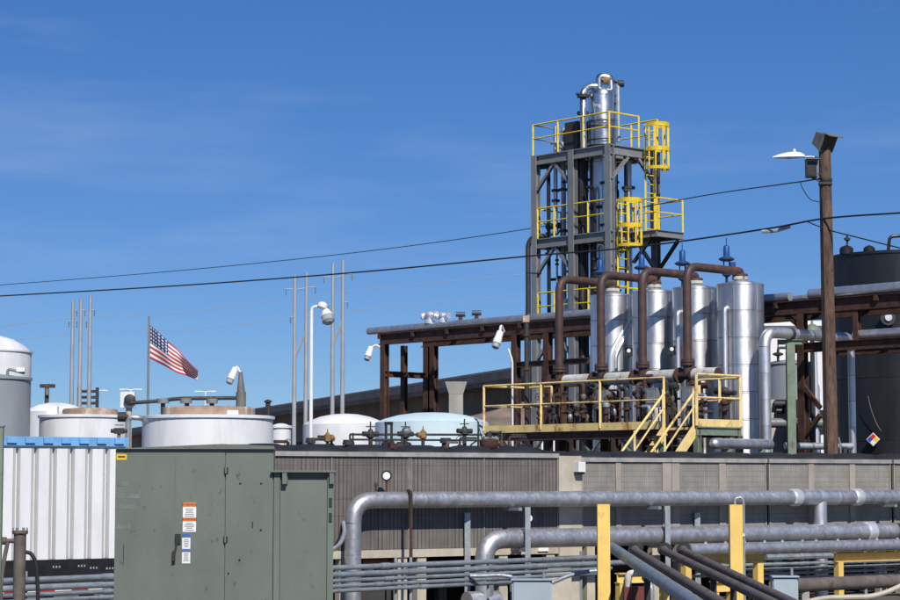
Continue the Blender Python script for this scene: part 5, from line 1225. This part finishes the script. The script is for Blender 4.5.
    # slim silver pipe on the front of the nearest vessel and third vessel
    for px, y0, nm, kk in ((724.5, 308, 'rightmost', 3), (677.5, 312, 'third', 2)):
        D = l.D(ctrs[kk]) - .5; c = P(px, y0, D)
        q = thing('slim_drop', 'slim silver drop pipe on the left flank of the %s vessel' % nm, 'pipe', Vector((c.x, c.y, 0)), 'slim silver drop pipes')
        MB().tube([Vector((c.x, c.y, 0)), c, c + Vector((.12, .2, 0.02)), c + Vector((.2, .4, .02))], .06, 10, bend=.1).build('run', 'aluminium', q)
vessels()

# ------------------------------------------------------------------ yellow walkway with stair
def walkway():
    l = Line(-48, 53.6); a = l.a; zd = l.z(600, 428)
    t = thing('yellow_walkway', 'raised walkway with weathered yellow railings and a stair', 'walkway', l.at(a(590), .7, 0))
    a0, a1, ag = a(483), a(697), a(664.5); BW = 1.5
    MB().lbox(l, a0, a1, 0.03, BW, zd - .03, zd).build('deck_grating', 'dark_steel', t)
    MB().lbox(l, a0, ag, -.01, .025, zd - .06, zd + .12).build('toe_board', 'old_yellow', t)
    MB().lbox(l, ag, a1 - .04, 0.0, .03, zd - .09, zd - .035).build('stair_landing_edge', 'old_yellow', t)
    MB().ibeam(l.at(a0, .08, zd - .16), l.at(a1, .08, zd - .16), .12, .2, .02).build('edge_beam', 'rusty_steel', t); MB().ibeam(l.at(a0, BW - .08, zd - .14), l.at(a1, BW - .08, zd - .14), .12, .2, .02).build('edge_beam', 'rusty_steel', t)
    k = a0 + .3
    while k < a1 - .15:
        MB().bar(l.at(k, .1, zd - .09), l.at(k, BW - .1, zd - .09), .06, .1).build('floor_joist', 'rusty_steel', t); k += .9
    pa = [a(484), a(541), a(600), ag - .02]
    handrail(t, [l.at(pa[0], 0.0, zd), l.at(ag - .02, 0.0, zd)], 'old_yellow', 1.12, 1.6, .026, posts=[l.at(q, 0.0, zd) for q in pa])
    handrail(t, [l.at(pa[0] - .004, 0.01, zd + .001), l.at(pa[0] - .004, BW - .05, zd + .001)], 'old_yellow', 1.12, 1.5, .026, skip=True)
    handrail(t, [l.at(pa[0], BW - .05, zd + .002), l.at(a(510), BW - .05, zd + .002)], 'old_yellow', 1.12, 1.5, .026, skip=True)
    # end of the walkway, turning away from the viewer, paler and on green posts
    handrail(t, [l.at(a1, -.02, zd), l.at(a1, BW, zd)], 'old_yellow', 1.16, 1.5, .03)
    handrail(t, [l.at(a1, BW, zd), l.at(a1 - 1.25, BW, zd)], 'old_yellow', 1.12, .6, .028, skip=True)
    MB().lbox(l, a1 - .02, a1 + .012, -.04, BW + .05, zd - .02, zd + .15).build('toe_board', 'old_yellow', t)
    MB().ibeam(l.at(a1 - .02, -.02, zd - .12), l.at(a1 - .02, BW + .02, zd - .12), .1, .19, .02).build('end_beam', 'green_steel', t)
    for aa, b in ((a1 - .03, .03), (a1 - .03, BW - .02), (ag - .1, .05)): MB().ibeam(l.at(aa, b, 0), l.at(aa, b, zd - .22), .13, .13, .018, l.v).build('support_post', 'green_steel', t)
    for px in (487, 527, 570, 612):
        for b in (.08, BW - .08): MB().ibeam(l.at(a(px), b, 0), l.at(a(px), b, zd - .26), .12, .12, .018, l.v).build('support_post', 'rusty_steel', t)
    for px in (530, 588, 628): MB().bar(l.at(a(px) - .35, .06, zd - 1.0), l.at(a(px) + .35, .06, zd - .26), .05, .05, l.v).build('cross_brace', 'green_steel', t); MB().bar(l.at(a(px) + .35, .12, zd - 1.0), l.at(a(px) - .35, .12, zd - .26), .05, .05, l.v).build('cross_brace', 'green_steel', t)
    MB().tube([l.at(a0, -.03, zd - .72), l.at(a1 - .3, -.03, zd - .72)], .012, 6).build('cable', 'galvanised', t)
    # stair going down towards the viewer
    run = 2.9; S0, S1 = ag + .02, a1 - .05; slope = 1.0
    for s in (S0, S1):
        p = l.at(s, -.02, zd - .1); q = l.at(s, -.02 - run, zd - .1 - run * slope)
        MB().bar(p, q, .035, .24, None).build('stringer', 'old_yellow', t)
        for hgt, r in ((1.02, .03), (.55, .022)): MB().tube([p + Vector((0, 0, hgt - .15)) if hgt > 1 else p + Vector((0, 0, hgt)), q + Vector((0, 0, hgt))], r, 8).build('stair_rail', 'old_yellow', t)
        for f in (.02, .35, .68, .98):
            c = p.lerp(q, f); MB().bar(c, c + Vector((0, 0, 1.0)), .045, .045).build('stair_post', 'old_yellow', t)
        MB().bar(q, Vector((q.x, q.y, 0)), .08, .08).build('stair_foot', 'old_yellow', t)
    n = 13
    for k in range(1, n):
        b = -.02 - run * k / n; z = zd - run * slope * k / n
        MB().lbox(l, S0 + .02, S1 - .02, b - .24, b, z - .03, z).build('tread', 'dark_steel', t)
    # pumps, valves and small lines standing on the deck behind the railing
    rng = random.Random(11); up = Vector((0, 0, 1))
    for k in range(34):
        aa = a0 + .9 + (a1 - a0 - 1.2) * (k + rng.uniform(.2, .8)) / 34; b = rng.uniform(.75, 1.42); c = l.at(aa, b, zd)
        hgt = rng.uniform(.35, 1.25); mt = rng.choice(['rusty_steel', 'dark_steel', 'galvanised', 'brown_pipe', 'dark_steel', 'rusty_steel']); r = rng.uniform(.025, .06)
        v = thing('deck_valve', 'small %s pipe riser with a valve behind the walkway railing' % {'rusty_steel': 'rusty', 'dark_steel': 'black', 'galvanised': 'grey', 'brown_pipe': 'brown'}[mt], 'valve', c, 'small risers behind the walkway railing')
        e = c + up * hgt; d = (l.u if rng.random() < .6 else l.v) * rng.choice((-1, 1)) * rng.uniform(.15, .35)
        MB().tube([c, e, e + d], r, 8, bend=.07).build('riser', mt, v)
        flange(MB(), c + up * hgt * .5, up, r * 1.8, .05, 10).build('flange', 'rusty_steel', v)
        MB().lathe(c + up * (hgt * .72), [(r * 1.1, -.07), (r * 1.7, -.03), (r * 1.7, .03), (r * 1.1, .07)], 10).build('valve_body', rng.choice(['dark_steel', 'galvanised', 'weathered', 'rusty_steel', 'dark_steel']), v)
        if rng.random() < .5: handwheel(v, c + up * hgt * .72 - l.v * .16, .08, rng.choice(['rusty_steel', 'dark_steel', 'dark_steel']), l.v); MB().tube([c + up * hgt * .72, c + up * hgt * .72 - l.v * .16], .014, 6).build('stem', 'dark_steel', v)
    for px, w in ((561, 'beside the riser of the leftmost vessel'), (610, 'near the middle of the railing'), (645, 'left of the stair')):
        c = l.at(a(px) + .45, 1.0, zd); v = thing('control_box', 'small grey control box on the walkway %s' % w, 'control box', c, 'control boxes on the walkway')
        MB().bar(c, c + up * .5, .05, .05).build('stand', 'grey_steel', v); MB().box(c + up * .72, .34, .16, .46, R(-48)).build('box', 'grey_steel', v); MB().box(c + up * .74 - l.v * .085, .24, .02, .3, R(-48)).build('door', 'galvanised', v)
    # dark equipment skids under the walkway
    for k, px in enumerate((520, 575, 632, 700)):
        c = l.at(a(px) + .3, 1.9, 0); v = thing('dark_skid', 'dark tank skid in the shade under the walkway, number %s from the left' % ('one', 'two', 'three', 'four')[k], 'skid', c, 'dark skids under the walkway')
        MB().tube([c + up * 1.9 - l.u * .75, c + up * 1.9 + l.u * .75], .62, 20).build('drum', 'black_paint', v)
        for s in (-.5, .5): MB().box(c + l.u * s + up * .7, .2, .9, 1.4, R(-48)).build('saddle', 'dark_steel', v)
        MB().tube([c + up * 2.5, c + up * 2.95, c + up * 2.95 + l.u * .7], .06, 8, bend=.12).build('outlet', 'rusty_steel', v)
walkway()

# ------------------------------------------------------------------ right-hand side
def right_side():
    # black storage tank with hazard diamond
    D = 61.0; rho = 0.032; r = rho * D; cx = ((832 - 450) / F + rho * 1.0) * D
    px = cx / D * F + 450
    zt = H + (HOR - 257.5) * D / F; c = Vector((cx, D, 0)); n = 56
    t = thing('black_tank', 'tall black storage tank behind the wooden pole at the right edge', 'tank', c)
    k = 5; hs = zt / k
    for i in range(k): MB().lathe((cx, D, hs * i), [(r - .01, 0), (r, .012), (r, hs - .012), (r - .01, hs)], n).build('shell_course', 'black_tank', t)
    MB().lathe((cx, D, zt), [(r + .03, -.05), (r + .03, .03), (r * .6, .12), (.05, .2)], n).build('roof', 'black_tank', t)
    for p, w in ((850, .2), (873, .17)):
        x = (p - 450) / F * (D - 1.2); MB().lathe((x, D - 1.0, zt), [(w, 0), (w, .16), (w * .7, .22), (.02, .26)], 16).build('roof_hatch', 'black_paint', t)
    x = (851 - 450) / F * (D - 1.2); MB().tube([(x, D - 1, zt + .2), (x, D - 1, zt + .55)], .03, 8).lathe((x, D - 1, zt + .38), [(.03, 0), (.09, .03), (.09, .09), (.02, .12)], 8).build('vent', 'dark_steel', t)
    MB().tube([(x + 1.15, D - 1.1, zt + .05), (x + 1.2, D - 1.1, zt + .5), (x + 1.9, D - 1.1, zt + .55), (x + 1.95, D - 1.1, zt + .05)], .05, 8, bend=.12).build('roof_handrail', 'black_paint', t)
    # hazard diamond on a flat plate standing just off the shell
    q = P(873.3, 439.5, D); x = q.x; fy = D - math.sqrt(max(.1, r * r - (x - cx) ** 2)); ang = math.atan2(x - cx, -(fy - D)); ux = Vector((math.cos(ang), math.sin(ang), 0)); nn = Vector((math.sin(ang), -math.cos(ang), 0))
    s = 6.0 * fy / F; o = P(873.3, 439.5, fy) + nn * .03
    d = thing('hazard_diamond', 'hazard diamond sign of four colours low on the black tank', 'sign', o)
    up = Vector((0, 0, 1))
    MB().hexa([o + nn * z + ux * x_ * (s + .02) + up * y_ * (s + .02) for z in (-.05, 0) for x_, y_ in ((0, -1), (1, 0), (0, 1), (-1, 0))]).build('plate', 'label_white', d)
    for nm, mt, (ex, ey) in (('red_quarter', 'hazard_red', (0, .5)), ('blue_quarter', 'hazard_blue', (-.5, 0)), ('yellow_quarter', 'hazard_yellow', (.5, 0)), ('white_quarter', 'label_white', (0, -.5))):
        cc = o + ux * ex * s + up * ey * s; h = s * .485
        MB().hexa([cc + nn * z + ux * x_ * h + up * y_ * h for z in (.001, .006) for x_, y_ in ((0, -1), (1, 0), (0, 1), (-1, 0))]).build(nm, mt, d)
    MB().tube([P(868, 396, fy - .06), P(871, 410, fy - .05), P(877, 425, fy - .06), P(881, 431, fy - .05)], .012, 6, bend=.2).build('paint_run', 'lamp_grey', t)
    c0 = P(887, 318, D - r * .98)
    v = thing('manway', 'small round fitting on the black tank above the rack', 'fitting', c0); MB().lathe(c0 + Vector((0, .4, 0)), [(.16, 0), (.16, .5), (.22, .5), (.22, .56)], 14, Vector((0, -1, 0))).build('neck', 'dark_steel', v); MB().lathe(c0 + Vector((0, -.17, 0)), [(.12, 0), (.1, .05)], 12, Vector((0, -1, 0))).build('cover', 'bright_cap', v)
    # silver riser beside the nearest vessel that turns right over the green post
    l = Line(42, 50.0 - 7.3 * math.tan(R(42))); b = P(764.5, 332, 50.0); z = b.z
    b2 = Vector((b.x, b.y, 0)); d = l.u; L_ = 3.35
    t = thing('silver_riser', 'silver lagged pipe rising right of the vessels and turning over the green post', 'pipe', b2)
    jacketed(t, b2, b - Vector((0, 0, .36)), .135, .62, 'aluminium', n=18)
    elbow(t, b - Vector((0, 0, .36)), b, b + d * .36, .135, .3, 'aluminium')
    jacketed(t, b + d * .36, b + d * (L_ - .2), .135, .62, 'aluminium', n=18)
    e = b + d * L_; elbow(t, e - d * .2, e, e + Vector((0, 0, -.3)), .12, .2, 'aluminium')
    jacketed(t, e - Vector((0, 0, .3)), Vector((e.x, e.y, 0.0)), .09, .62, 'aluminium', n=14)
    # green post under it
    q = P(788.5, 345, 50.9); g = thing('green_post', 'pale green steel post under the silver pipe left of the wooden pole', 'support', Vector((q.x, 51.0, 0)))
    zz = z - .14; pp = b + d * ((q.x - b.x) / d.x)
    MB().ibeam(Vector((pp.x, pp.y, 0)), Vector((pp.x, pp.y, zz - .12)), .2, .2, .02, Vector((0, 1, 0))).build('column', 'green_steel', g)
    MB().ibeam(Vector((pp.x - .3, pp.y, zz - .06)), Vector((pp.x + .3, pp.y, zz - .06)), .12, .12, .015).build('cap_beam', 'green_steel', g); MB().lathe(pp + Vector((0, 0, z - pp.z)) - d * .05, [(.155, 0), (.155, .1)], 16, d).build('pipe_strap', 'dark_steel', g)
    # low silver pipes
    D = 47.0
    t = thing('low_silver_pipe', 'thick grey pipe with a rounded end below the walkway end', 'pipe', Vector((*P(735, 443, D).xy, 0)))
    q0 = P(709, 443.5, D); q1 = P(770, 444.5, D + 2.2)
    jacketed(t, q0 + (q1 - q0) * .08, q1, .12, .7, 'aluminium', n=16); MB().lathe(q0 + (q1 - q0) * .08, [(.12, 0), (.1, .06), (.05, .1), (.01, .11)], 16, q0 - q1).build('rounded_end', 'aluminium', t)
    for f in (.3, .85): s = q0.lerp(q1, f); MB().bar(Vector((s.x, s.y, 0)), s - Vector((0, 0, .1)), .1, .1).build('stand', 'green_steel', t)
    D = 51.5; t = thing('low_grey_pipe', 'thin pale pipe low behind the wooden pole', 'pipe', Vector((*P(820, 447, D).xy, 0)))
    MB().tube([P(785, 446, D), P(852, 446.5, D + .6)], .085, 12).build('run', 'galvanised', t)
    for p in (792, 845): s = P(p, 447, D + .3); MB().bar(Vector((s.x, s.y, 0)), s, .08, .08).build('stand', 'dark_steel', t)
    # grey horizontal-topped tank and cream box behind
    t, c, r2 = tank('grey_process_tank', 'grey tank behind the green post and wooden pole', 790, 26, 364, 63, 'grey_tank', .12, 3)
    MB().tube([c + Vector((-.45, -.6, 0)), c + Vector((-.45, -.6, .45)), c + Vector((.1, -.6, .45))], .04, 8, bend=.08).build('roof_pipe', 'dark_steel', t); MB().lathe(c + Vector((-.45, -.6, .2)), [(.06, 0), (.16, .04), (.16, .08), (.05, .12)], 12).build('roof_valve', 'dark_steel', t); MB().tube([c + Vector((-.45, -.6, .4)), c + Vector((-.45, -.6, .7))], .02, 6).build('valve_stem', 'dark_steel', t)
    D = 58; q = P(778, 400, D); t = thing('cream_cabinet', 'cream cabinet with dark fittings low behind the silver riser', 'cabinet', Vector((q.x, D, 0)))
    MB().box((P(780, 430, D).x, D, q.z / 2), 22 * D / F, .6, q.z).build('body', 'cream_paint', t); MB().tube([P(774, 404, D - .4), P(786, 404, D - .4)], .1, 12).build('fitting', 'dark_steel', t); MB().tube([P(776, 411, D - .4), P(784, 411, D - .4)], .08, 10).build('fitting', 'black_paint', t); MB().tube([P(780, 404, D - .4), P(780, 404, D)], .06, 8).build('stub', 'dark_steel', t)
    D = 57; t = thing('dark_pump_skid', 'dark pump skid behind the green post', 'skid', Vector((P(802, 430, D).x, D, 0)))
    MB().box((P(803, 430, D).x, D, P(803, 400, D).z / 2), 30 * D / F, .8, P(803, 400, D).z).build('housing', 'black_paint', t); MB().tube([P(770, 423, D - .6), P(822, 423, D - .6)], .13, 12).build('suction_pipe', 'grey_steel', t)
    for p in (795, 816): MB().lathe(P(p, 421, D - .8), [(.1, 0), (.06, .06)], 10, Vector((0, -1, 0))).build('end_cap', 'bright_cap', t)
    MB().tube([P(812, 355, D - .5), P(812, 378, D - .5), P(818, 386, D - .5), P(818, 440, D - .5), Vector((*P(818, 440, D - .5).xy, 0))], .05, 8, bend=.1).build('riser', 'galvanised', t); MB().tube([P(814, 352, D - .55), P(815, 376, D - .55), Vector((*P(815, 376, D - .55).xy, 2.5))], .08, 10).build('riser', 'bright_cap', t)
    # green dome fitting above the silver pipe
    q = P(812, 327, 56); t = thing('green_dome', 'small green dome on the rack left of the wooden pole', 'fitting', q); MB().lathe(q - Vector((0, 0, .15)), [(.25, 0), (.24, .08), (.12, .2), (.03, .24), (.03, .5)], 16).build('dome', 'green_steel', t)
    MB().tube([q - Vector((0, 0, .14)), Vector((q.x, q.y, 0))], .06, 8).build('stem', 'dark_steel', t)
right_side()

# ------------------------------------------------------------------ wooden utility pole with lights, and wires
def pole():
    D = 49.6; top = P(824.6, 147, D); bot = P(828.5, 450, D); b = Vector((bot.x + .08, D, 0))
    t = thing('utility_pole', 'brown wooden utility pole with floodlights at its top', 'utility pole', b)
    MB().tube([b, b.lerp(top, .33), b.lerp(top, .66), top], [.18, .17, .155, .14], 14).build('shaft', 'wood_pole', t)
    for dx in (-.11, .06): MB().bar(b + Vector((dx, -.16, 0)), top + Vector((dx * .8, -.128, -1.2)), .02, .015, Vector((0, 1, 0))).build('check_crack', 'dark_steel', t)
    for y in (180, 184): MB().lathe(P(825.3, y, D), [(.165, -.03), (.165, .03)], 14).build('band', 'dark_steel', t)
    MB().bar(P(819, 183, D - .15), P(831, 183, D - .15), .06, .06).build('cross_bracket', 'dark_steel', t)
    MB().tube([b + Vector((.2, -.02, 0)), b + Vector((.2, -.02, 3.3)), b + Vector((.16, -.02, 3.5))], .02, 6).build('ground_wire', 'galvanised', t)
    # big square floodlight on top, facing down to the right
    c = P(826, 142, D - .1); v = thing('square_floodlight', 'large square floodlight at the top of the wooden pole', 'floodlight', c)
    up = Vector((0, 0, 1)); f = Vector((.50, -.62, -.42)).normalized(); s = f.cross(up).normalized(); w = s.cross(f).normalized()
    def fr(q, hx, hy, d): return [q + s * (i * hx) + w * (j * hy) + f * d for i, j in ((-1, -1), (1, -1), (1, 1), (-1, 1))]
    MB().hexa(fr(c, .17, .15, -.26) + fr(c, .23, .2, .05)).build('housing', 'lamp_grey', v); MB().hexa(fr(c, .245, .215, .052) + fr(c, .245, .215, .09)).build('rim', 'lamp_grey', v); MB().hexa(fr(c, .21, .18, .091) + fr(c, .21, .18, .1)).build('lens', 'black_paint', v)  # lens coloured black to stand for the shade on its downward face
    MB().hexa(fr(c + w * .225, .25, .008, .06) + fr(c + w * .225, .25, .008, .24)).build('visor', 'lamp_grey', v); MB().bar(c - f * .1, P(825, 152, D - .12), .08, .05).build('yoke', 'dark_steel', v)
    # second floodlight on its left side
    c = P(811.5, 169, D - .15); v = thing('box_floodlight', 'dark box floodlight on the left side of the wooden pole', 'floodlight', c)
    MB().box(c, .26, .3, .4).build('housing', 'lamp_grey', v); MB().box(c + Vector((-.02, -.16, -.02)), .22, .02, .34).build('lens', 'black_paint', v); MB().box(c + Vector((0, -.1, .21)), .3, .4, .02).build('visor', 'lamp_grey', v); MB().bar(c + Vector((.12, .05, -.1)), P(822, 174, D - .05), .05, .05).build('yoke', 'dark_steel', v); MB().bar(c + Vector((0, 0, -.2)), P(820, 181, D - .12), .04, .04).build('yoke_foot', 'dark_steel', v)
    # cobra-head street lamp
    v = thing('street_lamp', 'white cobra-head street lamp on an arm left of the wooden pole', 'street lamp', P(820, 159, D))
    MB().tube([P(823, 160, D), P(813, 156.5, D), P(803, 157, D)], .025, 8, bend=.1).build('arm', 'galvanised', v)
    x0 = P(804.5, 156.5, D); vs = []
    prof = [(0, .045, .05), (.08, .07, .10), (.22, .10, .135), (.42, .13, .12), (.6, .12, .085), (.72, .07, .05), (.77, .02, .02)]; m = MB(); nn = 12; pts = []
    for d, wy, wz in prof:
        for k in range(nn): an = 2 * math.pi * k / nn; pts.append(x0 + Vector((-d, math.cos(an) * wy, math.sin(an) * wz * (1.0 if math.sin(an) > 0 else .25) - d * .04)))
    fs = [(i * nn + k, i * nn + (k + 1) % nn, (i + 1) * nn + (k + 1) % nn, (i + 1) * nn + k) for i in range(len(prof) - 1) for k in range(nn)] + [tuple(range(nn)), tuple((len(prof) - 1) * nn + k for k in range(nn))]
    m.add(pts, fs); m.build('lamp_head', 'white_paint', v); MB().lathe(x0 + Vector((-.38, 0, -.03)), [(.09, 0), (.07, -.02), (.02, -.028)], 12).build('lens', 'lamp_glass', v); MB().lathe(x0 + Vector((-.24, 0, .12)), [(.035, 0), (.035, .05), (.01, .07)], 8).build('photocell', 'white_paint', v)
    # wires
    def wire(name, label, pts, r):
        P3 = [P(*q) for q in pts]; o = []
        for i in range(len(P3) - 1):
            p0, p1, p2, p3 = P3[max(i - 1, 0)], P3[i], P3[i + 1], P3[min(i + 2, len(P3) - 1)]
            for k in range(10):
                s = k / 10; o.append(.5 * ((2 * p1) + (p2 - p0) * s + (2 * p0 - 5 * p1 + 4 * p2 - p3) * s * s + (3 * p1 - p0 - 3 * p2 + p3) * s ** 3))
        o.append(P3[-1]); return tag(MB().tube(o, r, 6).build(name, 'wire_black'), label, 'wire', 'overhead wires')
    wire('overhead_wire', 'lower, thicker black overhead wire crossing the picture', [(-120, 303, 73), (0, 296, 70), (180, 285.5, 65), (360, 272, 60.5), (530, 256, 56.5), (640, 246.5, 54), (765, 229, 51), (826, 218.3, D - .2), (905, 212.5, 47.5), (980, 207, 46)], .023)
    wire('overhead_wire', 'upper, thinner overhead wire passing behind the tower', [(-120, 293, 114), (0, 285, 110), (180, 270.5, 101), (360, 252, 91.5), (530, 228.5, 81), (690, 198, 64), (780, 184.5, 52.5), (802, 181.5, 50), (822, 178, D - .15)], .017)
    wire('overhead_wire', 'thin wire dropping right from the wooden pole', [(808, 222, D - .2), (829, 230, D - .15), (860, 238, 48.5), (898, 247.5, 47.3), (960, 262, 45.5)], .015)
    wire('pole_loop', 'slack cable loop left of the wooden pole top', [(800, 181, D - .1), (803, 189, D - .1), (810, 199, D - .1), (820, 202, D - .12)], .012)
    o = MB().tube([P(762, 231.5, 51.0), P(775, 231, 50.9), P(790, 226.5, 50.7)], .045, 8, bend=.1); tag(o.build('splice_cover', 'lamp_glass'), 'pale splice cover hanging on the lower wire left of the pole', 'wire fitting')
pole()

# ------------------------------------------------------------------ labels by place for look-alikes standing in rows
def ordinal(n):
    base = ['', 'first', 'second', 'third', 'fourth', 'fifth', 'sixth', 'seventh', 'eighth', 'ninth', 'tenth', 'eleventh', 'twelfth', 'thirteenth', 'fourteenth', 'fifteenth', 'sixteenth', 'seventeenth', 'eighteenth', 'nineteenth']
    tens = {2: ('twentieth', 'twenty'), 3: ('thirtieth', 'thirty'), 4: ('fortieth', 'forty')}
    if n < 20: return base[n]
    a, b = divmod(n, 10); return tens[a][0] if b == 0 else tens[a][1] + '-' + base[b]
for grp, suffix in (('small risers behind the walkway railing', ', %s riser from the left'), ('thin vertical lines in the tower', ', %s from the left'), ('rusty drops behind the header', ', %s from the left'),
                    ('small fittings on the dark chillers', ', %s from the left'), ('level pipes in the tower', ', %s from the left')):
    mem = sorted([o for o in COL.objects if o.parent is None and o.get('group') == grp], key=lambda o: o.location.x / o.location.y)
    for i, o in enumerate(mem): o['label'] = o['label'] + suffix % ordinal(i + 1)
